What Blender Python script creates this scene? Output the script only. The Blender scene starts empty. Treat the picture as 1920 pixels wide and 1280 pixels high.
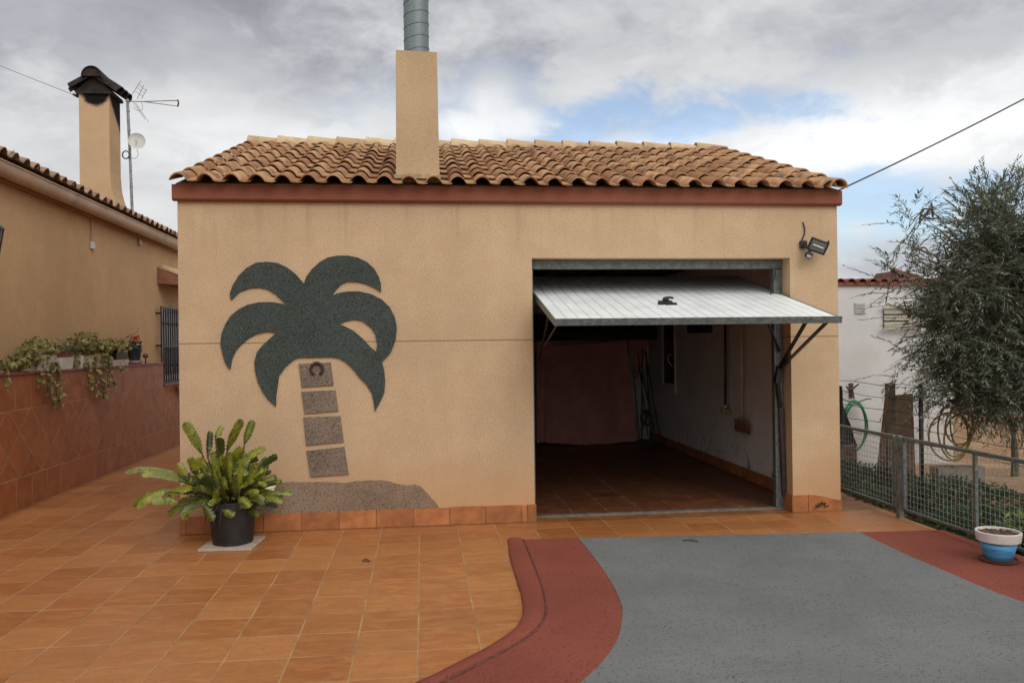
import bpy, math, random
from mathutils import Vector, Matrix, noise
random.seed(7)
R = math.radians
PI = math.pi
SC = bpy.context.scene
COL = SC.collection

# ------------------------------------------------------------------ materials
class NT:
    def __init__(s, tree):
        s.t = tree; s.n = tree.nodes; s.l = tree.links
    def new(s, typ, **kw):
        nd = s.n.new(typ)
        for k, v in kw.items(): setattr(nd, k, v)
        return nd
    def set(s, sock, v):
        if isinstance(v, bpy.types.NodeSocket): s.l.new(v, sock)
        elif v is not None: sock.default_value = v
    def math(s, op, a, b=None, c=None, clamp=False):
        nd = s.new('ShaderNodeMath', operation=op, use_clamp=clamp)
        s.set(nd.inputs[0], a); s.set(nd.inputs[1], b); s.set(nd.inputs[2], c)
        return nd.outputs[0]
    def vmath(s, op, a, b=None):
        nd = s.new('ShaderNodeVectorMath', operation=op)
        s.set(nd.inputs[0], a); s.set(nd.inputs[1], b)
        return nd.outputs['Value' if op in ('DOT_PRODUCT', 'LENGTH') else 'Vector']
    def mix(s, f, a, b, blend='MIX'):
        nd = s.new('ShaderNodeMix', data_type='RGBA', blend_type=blend, clamp_factor=True)
        s.set(nd.inputs[0], f)
        for i, v in ((6, a), (7, b)):
            if isinstance(v, (tuple, list)): v = (*v[:3], 1)
            s.set(nd.inputs[i], v)
        return nd.outputs[2]
    def noise(s, vec, scale, detail=3, rough=.55, dist=0, out='Fac'):
        nd = s.new('ShaderNodeTexNoise')
        s.set(nd.inputs['Vector'], vec); nd.inputs['Scale'].default_value = scale
        nd.inputs['Detail'].default_value = detail; nd.inputs['Roughness'].default_value = rough
        nd.inputs['Distortion'].default_value = dist
        return nd.outputs[out]
    def ramp(s, f, lo, hi, a=0., b=1.):
        nd = s.new('ShaderNodeMapRange', interpolation_type='SMOOTHSTEP')
        s.set(nd.inputs[0], f)
        for i, v in enumerate((lo, hi, a, b)): nd.inputs[i+1].default_value = v
        return nd.outputs[0]
    def scale(s, vec, v):
        return s.vmath('MULTIPLY', vec, v)
    def sep(s, vec):
        nd = s.new('ShaderNodeSeparateXYZ'); s.set(nd.inputs[0], vec); return nd.outputs
    def comb(s, x, y, z):
        nd = s.new('ShaderNodeCombineXYZ')
        for i, v in enumerate((x, y, z)): s.set(nd.inputs[i], v)
        return nd.outputs[0]

def new_mat(name):
    m = bpy.data.materials.new(name); m.use_nodes = True
    t = NT(m.node_tree); bs = m.node_tree.nodes['Principled BSDF']
    geo = t.new('ShaderNodeNewGeometry')
    return m, t, bs, geo

def fin(t, bs, col, rough=.8, bump=None, bstr=.3, bdist=.01, metal=0, spec=None):
    if isinstance(col, (tuple, list)): col = (*col[:3], 1)
    t.set(bs.inputs['Base Color'], col); t.set(bs.inputs['Roughness'], rough)
    bs.inputs['Metallic'].default_value = metal
    if spec is not None: bs.inputs['Specular IOR Level'].default_value = spec
    if bump is not None:
        b = t.new('ShaderNodeBump'); b.inputs['Strength'].default_value = bstr
        b.inputs['Distance'].default_value = bdist
        t.set(b.inputs['Height'], bump); t.l.new(b.outputs[0], bs.inputs['Normal'])

MATS = {}
def pm(name, base, var=.25, scale=8, rough=.7, bump=0, bscale=60, metal=0, isl=0, spec=None, tint=None):
    """plain material: base colour broken up by two noises, optional value change per island"""
    if name in MATS: return MATS[name]
    m, t, bs, geo = new_mat(name)
    P = geo.outputs['Position']
    n = t.noise(P, scale, 5, .6)
    dark = tuple(c*(1-var) for c in base); light = tuple(min(1, c*(1+var)) for c in base)
    if tint: dark = tint
    c = t.mix(t.ramp(n, .3, .7), dark, light)
    if isl:
        k = t.math('MULTIPLY_ADD', geo.outputs['Random Per Island'], 2*isl, 1-isl)
        c = t.mix(1., c, t.comb(k, k, k), 'MULTIPLY')
    bn = t.noise(P, bscale, 4, .6) if bump else None
    rg = t.ramp(t.noise(P, scale*2.3, 3), .3, .7, max(.02, rough-.1), min(1, rough+.1))
    fin(t, bs, c, rg, bn, bump, .01, metal, spec)
    MATS[name] = m
    return m

# stucco with stone grain
def stucco(name, base, grain=.5, joint=None, stain=False, dark=(.10, .055, .03), soot=None):
    m, t, bs, geo = new_mat(name)
    P = geo.outputs['Position']
    big = t.noise(P, .9, 4, .6); mid = t.noise(P, 5, 4, .6)
    fine = t.noise(P, 88, 3, .85); finer = t.noise(P, 150, 2, .7)
    c = t.mix(t.ramp(big, .3, .7), tuple(x*.88 for x in base), tuple(x*1.07 for x in base))
    c = t.mix(t.ramp(mid, .35, .65, 0, .35), c, tuple(x*y for x, y in zip(base, (.9, .84, .78))))
    g = t.ramp(fine, .50, .64, 0, grain)
    c = t.mix(g, c, dark)
    c = t.mix(t.ramp(finer, .58, .78, 0, grain*.6), c, tuple(min(.8, x*1.7) for x in base))
    xyz = t.sep(P)
    if stain:
        # streaks under the band and damp, redder plaster near the ground
        sv = t.scale(P, (7, 7, .5))
        st = t.ramp(t.noise(sv, 1.3, 4, .6), .5, .75)
        top = t.ramp(xyz[2], 2.2, 2.9)
        c = t.mix(t.math('MULTIPLY', t.math('MULTIPLY', st, top), .35), c, tuple(x*.5 for x in base))
        low = t.ramp(t.math('MULTIPLY_ADD', t.noise(P, 2.2, 3), .5, t.math('MULTIPLY', xyz[2], -1)), -.55, .2)
        c = t.mix(t.math('MULTIPLY', low, .6), c, (base[0]*.92, base[1]*.66, base[2]*.48))
        # sparse small nail holes / rust dots
        vo = t.new('ShaderNodeTexVoronoi'); vo.inputs['Scale'].default_value = 2.1; t.set(vo.inputs['Vector'], P)
        c = t.mix(t.ramp(vo.outputs['Distance'], .012, .022, .7, 0), c, (.05, .03, .02))
    if joint:
        d = t.math('ABSOLUTE', t.math('SUBTRACT', xyz[2], joint))
        j = t.ramp(d, .003, .009, .5, 0)
        c = t.mix(j, c, (.22, .10, .045))
    if soot:
        c = soot(t, P, xyz, c)
    h = t.math('ADD', t.math('MULTIPLY', fine, 1.), t.math('MULTIPLY', finer, .6))
    if joint:
        h = t.math('SUBTRACT', h, t.math('MULTIPLY', j, 3.))
    fin(t, bs, c, .93, h, .55, .006, 0, .2)
    return m

def granite(name, base, light, dark, scale=95):
    m, t, bs, geo = new_mat(name); P = geo.outputs['Position']
    n1 = t.noise(P, scale, 2, .75); n2 = t.noise(P, scale*1.7, 2, .7); big = t.noise(P, 2.5, 3)
    c = t.mix(t.ramp(big, .3, .7), tuple(x*.8 for x in base), tuple(x*1.2 for x in base))
    c = t.mix(t.ramp(n1, .52, .62, 0, .85), c, dark)
    c = t.mix(t.ramp(n2, .57, .68, 0, .8), c, light)
    fin(t, bs, c, .85, t.math('ADD', n1, n2), .6, .006, 0, .3)
    return m

def tiles(name, size, ox, oy, cols, grout, gw=.010, axes='xy', rough=(.38, .6), diamond=None, dirt=.3):
    """ceramic tiles: colour changes per tile and inside each tile, sunken grout"""
    m, t, bs, geo = new_mat(name); P = geo.outputs['Position']; s = t.sep(P)
    A, B = {'xy': (s[0], s[1]), 'yz': (s[1], s[2]), 'xz': (s[0], s[2])}[axes]
    wob = t.noise(P, 1.1, 2, out='Color'); w = t.sep(wob)
    u = t.math('DIVIDE', t.math('SUBTRACT', A, ox), size)
    v = t.math('DIVIDE', t.math('SUBTRACT', B, oy), size)
    u = t.math('ADD', u, t.math('MULTIPLY', t.math('SUBTRACT', w[0], .5), .03))
    v = t.math('ADD', v, t.math('MULTIPLY', t.math('SUBTRACT', w[1], .5), .03))
    if diamond:
        z0, z1 = diamond
        inside = t.math('MULTIPLY', t.math('GREATER_THAN', B, z0), t.math('LESS_THAN', B, z1))
        yy = t.math('DIVIDE', t.math('SUBTRACT', A, ox), size)
        zz = t.math('DIVIDE', t.math('SUBTRACT', B, z0), size)
        du = t.math('MULTIPLY', t.math('ADD', yy, zz), .7071); dv = t.math('MULTIPLY', t.math('SUBTRACT', yy, zz), .7071)
        # border rows: upright tiles cut at z0 and z1
        def sel(a, b):
            nd = t.new('ShaderNodeMix', data_type='FLOAT'); t.set(nd.inputs[0], inside); t.set(nd.inputs[2], a); t.set(nd.inputs[3], b); return nd.outputs[0]
        u = sel(u, du)
        vb = t.math('ADD', t.math('GREATER_THAN', B, z0), .5)
        v = sel(vb, dv)
    fu = t.math('FRACT', u); fv = t.math('FRACT', v)
    eu = t.math('MINIMUM', fu, t.math('SUBTRACT', 1, fu)); ev = t.math('MINIMUM', fv, t.math('SUBTRACT', 1, fv))
    e = t.math('MINIMUM', eu, ev)
    if diamond:
        for z in diamond:
            e = t.math('MINIMUM', e, t.math('DIVIDE', t.math('ABSOLUTE', t.math('SUBTRACT', B, z)), size))
    e = t.math('ADD', e, t.math('MULTIPLY', t.math('SUBTRACT', t.noise(P, 40, 2), .5), .006))
    g = t.ramp(e, gw*.8, gw*1.7, 1, 0)
    wn = t.new('ShaderNodeTexWhiteNoise', noise_dimensions='3D')
    t.set(wn.inputs['Vector'], t.comb(t.math('FLOOR', u), t.math('FLOOR', v), 0))
    rid = wn.outputs['Value']; rc = wn.outputs['Color']
    off = t.vmath('ADD', P, t.scale(rc, (9, 9, 9)))
    stretch = t.scale(off, (1, 2.6, 1) if axes == 'xy' else (1, 1, 1))
    n1 = t.noise(stretch, 5.5, 5, .62, .6); n2 = t.noise(off, 38, 4, .65)
    c = t.mix(t.ramp(n1, .36, .60), cols[0], cols[1])
    c = t.mix(t.ramp(t.math('ADD', rid, t.math('MULTIPLY', n2, .6)), .35, 1.25, 0, .42), c, cols[2])
    c = t.mix(t.ramp(n2, .5, .72, 0, .55), c, cols[3])
    k = t.math('MULTIPLY_ADD', t.sep(rc)[1], .16, .92); c = t.mix(1., c, t.comb(k, k, k), 'MULTIPLY')
    gc = t.mix(t.ramp(t.noise(P, 3, 3), .35, .65), grout, tuple(x*.6 for x in grout))
    c = t.mix(t.math('MULTIPLY', g, .92), c, gc)
    dn = t.ramp(t.noise(P, .8, 5, .65), .45, .75, 0, dirt)
    c = t.mix(dn, c, tuple(x*.55 for x in cols[0]))
    if axes == 'xy':      # darker along the foot of the garage wall and of the dado
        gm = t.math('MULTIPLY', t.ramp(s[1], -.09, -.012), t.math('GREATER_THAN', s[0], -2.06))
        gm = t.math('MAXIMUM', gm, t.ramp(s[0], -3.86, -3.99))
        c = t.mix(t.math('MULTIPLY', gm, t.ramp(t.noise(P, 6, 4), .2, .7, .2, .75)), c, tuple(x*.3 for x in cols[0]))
    rr = t.ramp(t.math('ADD', n1, t.math('MULTIPLY', rid, .4)), .3, 1., rough[0], rough[1])
    rr = t.math('MAXIMUM', rr, t.math('MULTIPLY', g, .85))
    h = t.math('ADD', t.math('MULTIPLY', g, -1.), t.math('ADD', t.math('MULTIPLY', n1, .35), t.math('MULTIPLY', n2, .12)))
    fin(t, bs, c, rr, h, .35, .006, 0, .45)
    return m

def painted_tarmac(name, base, dark):
    m, t, bs, geo = new_mat(name); P = geo.outputs['Position']
    big = t.noise(P, .8, 5, .6); md = t.noise(P, 5, 4, .6); n1 = t.noise(P, 48, 4, .85); n2 = t.noise(P, 120, 2, .7)
    c = t.mix(t.ramp(big, .3, .72), tuple(x*.84 for x in base), tuple(x*1.12 for x in base))
    c = t.mix(t.ramp(md, .5, .75, 0, .3), c, tuple(x*.8 for x in base))
    c = t.mix(t.ramp(n1, .55, .66, 0, .7), c, dark)
    vo = t.new('ShaderNodeTexVoronoi'); vo.inputs['Scale'].default_value = 34; t.set(vo.inputs['Vector'], P)
    pit = t.math('MULTIPLY', t.ramp(vo.outputs['Distance'], .10, .22, 1, 0), t.ramp(t.noise(P, 3.1, 3), .42, .62))
    c = t.mix(t.math('MULTIPLY', pit, .3), c, dark)
    wear = t.ramp(t.noise(t.scale(P, (.5, 2.2, 1)), 1.6, 5, .7, .4), .52, .7, 0, .22); c = t.mix(wear, c, tuple(x*.62 for x in base))
    c = t.mix(t.ramp(n2, .6, .75, 0, .4), c, tuple(min(1, x*1.5) for x in base))
    # sparse scuffs
    sc = t.ramp(t.noise(t.scale(P, (1, 3, 1)), 2.4, 6, .75), .62, .72, 0, .35)
    c = t.mix(sc, c, tuple(x*1.25 for x in base))
    fin(t, bs, c, .85, t.math('SUBTRACT', t.math('ADD', n1, t.math('MULTIPLY', n2, .5)), pit), 1., .010, 0, .25)
    return m

def roof_tile_mat(name, a, b, c3, lich, w=1.):
    m, t, bs, geo = new_mat(name); P = geo.outputs['Position']; r = geo.outputs['Random Per Island']
    off = t.vmath('ADD', P, t.comb(t.math('MULTIPLY', r, 37), t.math('MULTIPLY', r, 11), 0))
    n = t.noise(off, 9, 4, .6); n2 = t.noise(P, 60, 3, .7); big = t.noise(P, .7, 3)
    c = t.mix(t.ramp(n, .35, .65), a, b)
    c = t.mix(t.ramp(t.math('ADD', r, t.math('MULTIPLY', big, .5)), .6, 1.2, 0, .9), c, c3)
    # smoked patch across the barrel of each tile
    c = t.mix(t.ramp(t.noise(off, 6, 2, .5), .52, .68, 0, .75*w), c, lich)
    c = t.mix(t.ramp(n2, .5, .75, 0, .35), c, tuple(x*.55 for x in a))
    fin(t, bs, c, .85, n2, .4, .006, 0, .25)
    return m

def leaf_mat(name, a, b, c3=None, trans=.25, rough=.5):
    m, t, bs, geo = new_mat(name); P = geo.outputs['Position']; r = geo.outputs['Random Per Island']
    c = t.mix(r, a, b)
    if c3: c = t.mix(t.ramp(t.noise(P, 25, 3), .5, .65), c, c3)
    back = t.mix(geo.outputs['Backfacing'], c, t.mix(.5, c, (.16, .18, .12)))
    fin(t, bs, back, rough, None, 0, 0, 0, .35)
    tr = t.new('ShaderNodeBsdfTranslucent'); t.set(tr.inputs[0], c)
    mx = t.new('ShaderNodeMixShader'); mx.inputs[0].default_value = trans
    out = t.n['Material Output']
    t.l.new(bs.outputs[0], mx.inputs[1]); t.l.new(tr.outputs[0], mx.inputs[2]); t.l.new(mx.outputs[0], out.inputs[0])
    return m

# ------------------------------------------------------------------ mesh builder
class MB:
    def __init__(s): s.v = []; s.f = []
    def add(s, vs, fs):
        o = len(s.v); s.v += [tuple(v) for v in vs]; s.f += [tuple(i+o for i in f) for f in fs]; return s
    def box(s, x0, x1, y0, y1, z0, z1, M=None, bev=0):
        if bev:
            b = bev
            prof = [(x0+b, y0), (x1-b, y0), (x1, y0+b), (x1, y1-b), (x1-b, y1), (x0+b, y1), (x0, y1-b), (x0, y0+b)]
            cx, cy = (x0+x1)/2, (y0+y1)/2
            ins = [(x+(b if x < cx else -b)*.999, y+(b if y < cy else -b)*.999) for x, y in prof]
            vs = [(x, y, z0) for x, y in ins]+[(x, y, z0+b) for x, y in prof]+[(x, y, z1-b) for x, y in prof]+[(x, y, z1) for x, y in ins]
            fs = [tuple(range(7, -1, -1)), tuple(range(24, 32))]
            for k in range(3):
                for i in range(8): j = (i+1) % 8; fs.append((k*8+i, k*8+j, k*8+8+j, k*8+8+i))
        else:
            vs = [(x, y, z) for z in (z0, z1) for x, y in ((x0, y0), (x1, y0), (x1, y1), (x0, y1))]
            fs = [(3, 2, 1, 0), (4, 5, 6, 7), (0, 1, 5, 4), (1, 2, 6, 5), (2, 3, 7, 6), (3, 0, 4, 7)]
        if M: vs = [M @ Vector(v) for v in vs]
        return s.add(vs, fs)
    def bar(s, a, b, w, h=None, up=(0, 0, 1)):
        a, b = Vector(a), Vector(b); h = h or w; d = (b-a).normalized(); up = Vector(up)
        if abs(d.dot(up)) > .98: up = Vector((0, 1, 0))
        r = d.cross(up).normalized(); u = r.cross(d)
        vs = [p+r*sx*w/2+u*sz*h/2 for p in (a, b) for sx, sz in ((-1, -1), (1, -1), (1, 1), (-1, 1))]
        return s.add(vs, [(0, 1, 2, 3), (7, 6, 5, 4), (0, 4, 5, 1), (1, 5, 6, 2), (2, 6, 7, 3), (3, 7, 4, 0)])
    def tube(s, pts, r, n=8, cap=True, closed=False):
        pts = [Vector(p) for p in pts]; rs = r if isinstance(r, (list, tuple)) else [r]*len(pts)
        N = len(pts); prev = None; vs = []
        for i, p in enumerate(pts):
            if closed: d = pts[(i+1) % N]-pts[i-1]
            else: d = pts[min(i+1, N-1)]-pts[max(i-1, 0)]
            d.normalize()
            if prev is None:
                x = d.cross(Vector((0, 0, 1)));
                if x.length < .05: x = d.cross(Vector((0, 1, 0)))
            else: x = prev-d*prev.dot(d)
            x.normalize(); prev = x; y = d.cross(x)
            for k in range(n):
                a = 2*PI*k/n; vs.append(p+x*math.cos(a)*rs[i]+y*math.sin(a)*rs[i])
        fs = []
        for i in range(N if closed else N-1):
            j = (i+1) % N
            for k in range(n):
                l = (k+1) % n; fs.append((i*n+k, i*n+l, j*n+l, j*n+k))
        if cap and not closed:
            fs.append(tuple(range(n-1, -1, -1))); fs.append(tuple((N-1)*n+k for k in range(n)))
        return s.add(vs, fs)
    def lathe(s, prof, c=(0, 0, 0), n=28, M=None, sq=None):
        vs = []; c = Vector(c)
        for r, z in prof:
            for k in range(n):
                a = 2*PI*k/n; v = Vector((r*math.cos(a), r*math.sin(a), z))
                if sq: v.x *= sq[0]; v.y *= sq[1]
                vs.append((M @ v if M else v)+c)
        fs = []
        for i in range(len(prof)-1):
            for k in range(n):
                l = (k+1) % n; fs.append((i*n+k, i*n+l, (i+1)*n+l, (i+1)*n+k))
        if prof[0][0] > 1e-4: fs.append(tuple(range(n-1, -1, -1)))
        if prof[-1][0] > 1e-4: fs.append(tuple((len(prof)-1)*n+k for k in range(n)))
        return s.add(vs, fs)
    def prism(s, poly, y0, y1, axis='y', M=None):
        """poly: outline in the plane across `axis`, extruded from y0 to y1"""
        def q(p, t): return {'y': (p[0], t, p[1]), 'z': (p[0], p[1], t), 'x': (t, p[0], p[1])}[axis]
        n = len(poly); vs = [q(p, y0) for p in poly]+[q(p, y1) for p in poly]
        if M: vs = [M @ Vector(v) for v in vs]
        fs = [tuple(range(n)), tuple(range(2*n-1, n-1, -1))]
        for i in range(n): j = (i+1) % n; fs.append((i, i+n, j+n, j))
        return s.add(vs, fs)
    def build(s, name, mat, parent=None, smooth=False, sharp=None, props=None):
        me = bpy.data.meshes.new(name)
        o = bpy.data.objects.new(name, me); COL.objects.link(o)
        org = Vector((0, 0, 0))
        if parent is not None:
            o.parent = parent; q = parent
            while q: org += q.location; q = q.parent
        else:
            xs = [v[0] for v in s.v]; ys = [v[1] for v in s.v]; zs = [v[2] for v in s.v]
            org = Vector(((min(xs)+max(xs))/2, (min(ys)+max(ys))/2, min(zs))); o.location = org
        me.from_pydata([tuple(Vector(v)-org) for v in s.v], [], s.f)
        me.materials.append(mat); me.validate()
        if smooth:
            me.shade_smooth()
            if sharp: me.set_sharp_from_angle(angle=R(sharp))
        me.update()
        if props:
            for k, v in props.items(): o[k] = v
        return o

def thing(name, label, cat, loc, group=None):
    o = bpy.data.objects.new(name, None); COL.objects.link(o); o.location = loc; o.empty_display_size = .1
    o['label'] = label; o['category'] = cat
    if group: o['group'] = group
    return o
def tag(o, label, cat, group=None, kind=None):
    o['label'] = label; o['category'] = cat
    if group: o['group'] = group
    if kind: o['kind'] = kind
    return o
def struct(o):
    o['kind'] = 'structure'; return o
def curve_pts(pts, n=6):
    """Catmull-Rom through pts"""
    P = [Vector(p) for p in pts]; P = [2*P[0]-P[1]]+P+[2*P[-1]-P[-2]]; out = []
    for i in range(1, len(P)-2):
        for k in range(n):
            t = k/n; a, b, c, d = P[i-1:i+3]
            out.append(.5*((2*b)+(c-a)*t+(2*a-5*b+4*c-d)*t*t+(3*b-a-3*c+d)*t**3))
    out.append(P[-2]); return out
def flat_extrude(name, outer, holes, y_back, depth, mat, parent, bevel=.002):
    """outline with holes in the facade plane, a flat raised slab"""
    cu = bpy.data.curves.new(name, 'CURVE'); cu.dimensions = '2D'; cu.fill_mode = 'BOTH'
    cu.extrude = depth/2-bevel; cu.bevel_depth = bevel
    for ring in [outer]+holes:
        sp = cu.splines.new('POLY'); sp.points.add(len(ring)-1); sp.use_cyclic_u = True
        for p, q in zip(sp.points, ring): p.co = (q[0], q[1], 0, 1)
    tmp = bpy.data.objects.new('tmp', cu); COL.objects.link(tmp)
    dg = bpy.context.evaluated_depsgraph_get(); dg.update()
    me0 = bpy.data.meshes.new_from_object(tmp.evaluated_get(dg))
    mb = MB(); mb.add([(v.co.x, y_back-depth/2-v.co.z, v.co.y) for v in me0.vertices], [tuple(reversed(p.vertices)) for p in me0.polygons])
    bpy.data.objects.remove(tmp); bpy.data.curves.remove(cu)
    return mb.build(name, mat, parent)
def rnd(a, b): return random.uniform(a, b)

# ------------------------------------------------------------------ palette
WALL = (.56, .402, .25)
M_front = stucco('facade_stucco', WALL, .46, joint=1.638, stain=True)
M_wall = stucco('house_stucco', (.58, .385, .215), .3, stain=False)
M_fascia = stucco('red_band_stucco', (.26, .095, .058), .35, dark=(.08, .025, .015))
M_chim = stucco('chimney_stucco', (.50, .355, .215), .36)
M_green = granite('green_stone_grain', (.046, .058, .050), (.17, .20, .18), (.010, .014, .013))
M_grey = granite('grey_stone_grain', (.20, .15, .11), (.42, .34, .27), (.03, .022, .018))
M_floor = tiles('terracotta_floor_tiles', .33, 0.0, -.2805, ((.385, .150, .046), (.31, .106, .031), (.44, .20, .066), (.23, .075, .023)), (.42, .24, .105), .013, rough=(.28, .48))
M_gfloor = tiles('garage_floor_tiles', .33, .12, .30, ((.22, .075, .03), (.19, .06, .022), (.25, .10, .04), (.14, .045, .018)), (.36, .20, .11), .014)
M_dado = tiles('dado_tiles', .33, 0, 0, ((.33, .105, .032), (.27, .078, .022), (.38, .145, .05), (.21, .055, .018)), (.42, .24, .13), .014, axes='yz', rough=(.35, .6), diamond=(.325, 1.005), dirt=.2)
M_plinth = pm('plinth_tile', (.36, .13, .042), .22, 7, .45, .15, 50, isl=.14)
M_greytar = painted_tarmac('grey_painted_asphalt', (.175, .18, .175), (.045, .045, .045))
M_redtar = painted_tarmac('red_painted_asphalt', (.25, .066, .042), (.09, .02, .013))
M_roof = roof_tile_mat('roof_clay', (.37, .19, .092), (.54, .33, .17), (.28, .125, .055), (.12, .085, .06))
M_ridge = roof_tile_mat('ridge_clay', (.50, .36, .20), (.58, .43, .26), (.42, .28, .15), (.25, .18, .11), .5)
M_galv = pm('galvanised_steel', (.17, .19, .18), .3, 28, .45, .1, 90, metal=.6)
M_door = pm('door_white_sheet', (.74, .77, .76), .05, 2.5, .42, .03, 30)
M_black = pm('black_plastic', (.012, .013, .014), .4, 20, .5, .1, 60)
M_iron = pm('black_iron', (.012, .012, .013), .3, 20, .45, .1, 80)
M_white = pm('white_plastic', (.62, .60, .55), .08, 9, .5, .04, 40)
M_mortar = pm('mortar', (.38, .27, .17), .25, 12, .95, .5, 70)

# ------------------------------------------------------------------ ground
def hfield(x, y):
    z = -.06-.09*min(6.2, max(0, y))
    if x < 4.40 and y < 9.6: return -.75
    z += .03*noise.noise((x*1.3, y*1.3, 0))+.012*noise.noise((x*6, y*6, 3))
    if y > 6.5:
        k = min(1, (y-6.5)/6); z += k*1.1+.10*math.sin(y*2.4+x*.4)*k
    return max(z, -.7)
xs = [-400, -120, -60, -30, -15, -8, 0, 3, 4.30, 4.41]; x = 4.41
while x < 14: x += .16; xs.append(x)
xs += [16, 19, 24, 32, 45, 70, 130, 400]
ys = [-400, -100, -40, -15, -8, -5]; y = -5
while y < 14: y += .2; ys.append(y)
ys += [15, 17, 20, 26, 36, 60, 130, 400]
mb = MB(); mb.add([(x, y, hfield(x, y)) for y in ys for x in xs],
   [(j*len(xs)+i, j*len(xs)+i+1, (j+1)*len(xs)+i+1, (j+1)*len(xs)+i) for j in range(len(ys)-1) for i in range(len(xs)-1)])
m, t, bs, geo = new_mat('bare_soil'); P = geo.outputs['Position']
c = t.mix(t.ramp(t.noise(P, 1.2, 5, .65), .35, .65), (.30, .165, .085), (.44, .28, .16))
c = t.mix(t.ramp(t.noise(P, 14, 4, .7), .5, .72, 0, .6), c, (.16, .08, .04))
vo = t.new('ShaderNodeTexVoronoi'); vo.inputs['Scale'].default_value = 26; t.set(vo.inputs['Vector'], P)
c = t.mix(t.ramp(vo.outputs['Distance'], .1, .3, .5, 0), c, (.5, .38, .26))
fin(t, bs, c, .95, t.math('ADD', t.noise(P, 16, 5, .7), t.math('MULTIPLY', vo.outputs['Distance'], -.5)), .9, .06)
struct(mb.build('ground', m, smooth=True))

mb = MB(); mb.prism([(-4.3, -9), (4.33, -9), (4.33, -.5), (4.45, 1.2), (4.45, 9.4), (-4.3, 9.4)], -.45, 0, 'z')
struct(mb.build('tiled_floor', M_floor))

# grey drive and red borders
KOUT = [(.715,-.640),(.672,-1.251),(.655,-1.725),(.650,-2.021),(.634,-2.285),(.598,-2.520),(.538,-2.687),(.448,-2.837),(.320,-3.007),(.176,-3.160),(.017,-3.327),(-.4,-3.7),(-1.2,-4.3),(-3,-5.2)]
KIN = [(.841,-.655),(.822,-1.201),(.815,-1.555),(.790,-2.094),(.745,-2.444),(.670,-2.680),(.527,-2.900),(.326,-3.125),(.121,-3.336),(-.3,-3.74),(-1.1,-4.38),(-2.9,-5.3)]
GL = [(1.297,-.697),(1.300,-1.201),(1.289,-1.696),(1.271,-2.002),(1.246,-2.274),(1.201,-2.517),(1.140,-2.733),(1.070,-2.928),(.968,-3.136),(.843,-3.333),(.62,-3.62),(0,-4.2),(-1,-4.9),(-2.8,-5.8)]
GR = [(3.636,-.862),(3.60,-1.520),(3.604,-2.056),(3.607,-2.416),(3.642,-2.687),(3.75,-3.4),(4.1,-5),(4.1,-9)]
REDR = [(4.36,-.903),(4.36,-1.369),(4.40,-1.754),(4.42,-3),(4.45,-9)]
def smooth2(l, n=4, jit=.0):
    o = [(p.x, p.y) for p in curve_pts([(a, b, 0) for a, b in l], n)]
    return [(a+rnd(-jit, jit), b+rnd(-jit, jit)) for a, b in o]
kout = smooth2(KOUT, 5, .003); kin = smooth2(KIN, 5, .003); gl = smooth2(GL, 5, .004); gr = smooth2(GR, 5, .004); redr = smooth2(REDR, 3, .003)
def strip(mb, a, b, z):
    """flat sheet between two polylines"""
    n = 60
    def samp(l):
        L = [0]
        for i in range(1, len(l)): L.append(L[-1]+math.dist(l[i], l[i-1]))
        out = []
        for k in range(n+1):
            s = L[-1]*k/n; i = 0
            while i < len(L)-2 and L[i+1] < s: i += 1
            f = (s-L[i])/max(1e-6, L[i+1]-L[i]); out.append((l[i][0]+(l[i+1][0]-l[i][0])*f, l[i][1]+(l[i+1][1]-l[i][1])*f))
        return out
    A, B = samp(a), samp(b); return A, B
A_, B_ = strip(None, kin, gl, 0)
mb = MB(); mb.add([(x, y, .006) for x, y in A_]+[(x, y, .006) for x, y in B_], [(i, i+1, i+62, i+61) for i in range(60)])
mb.add([(x, y, .006) for x, y in strip(None, gr, redr, 0)[0]]+[(x, y, .006) for x, y in strip(None, gr, redr, 0)[1]], [(i, i+1, i+62, i+61) for i in range(60)])
struct(mb.build('red_painted_border', M_redtar))
A_, B_ = strip(None, gl+[(-2.8, -9)], gr, 0)
mb = MB(); mb.add([(x, y, .008) for x, y in A_]+[(x, y, .008) for x, y in B_], [(i, i+1, i+62, i+61) for i in range(60)])
struct(mb.build('driveway', M_greytar))
# rounded kerb band
A_, B_ = strip(None, kout, kin, 0)
mb = MB(); vs = []
prof = [(0, 0), (.02, .012), (.12, .022), (.5, .027), (.85, .025), (.97, .018), (1.0, .0065)]
for (a, b) in zip(A_, B_):
    for f, z in prof: vs.append((a[0]+(b[0]-a[0])*f, a[1]+(b[1]-a[1])*f, z+.0015*noise.noise((a[0]*30, a[1]*30, f))))
np_ = len(prof)
mb.add(vs, [(i*np_+k, i*np_+k+1, (i+1)*np_+k+1, (i+1)*np_+k) for i in range(60) for k in range(np_-1)]+[tuple(range(np_))])
struct(mb.build('kerb', M_redtar, smooth=True))

jb = MB(); n_ = len(B_); L_ = []  # joint at the kerb's inner step, its shade painted as a thin dark strip
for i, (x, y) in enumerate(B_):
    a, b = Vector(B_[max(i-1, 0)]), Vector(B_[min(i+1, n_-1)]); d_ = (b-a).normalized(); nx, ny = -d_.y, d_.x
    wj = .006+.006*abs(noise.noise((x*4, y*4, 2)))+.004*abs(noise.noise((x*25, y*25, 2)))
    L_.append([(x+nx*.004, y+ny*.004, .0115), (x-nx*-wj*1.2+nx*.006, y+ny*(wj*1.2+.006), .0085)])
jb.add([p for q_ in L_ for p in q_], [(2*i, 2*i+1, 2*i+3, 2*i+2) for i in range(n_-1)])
struct(jb.build('kerb_joint_shade', pm('joint_shade', (.10, .032, .022), .5, 30, .95)))

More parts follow.
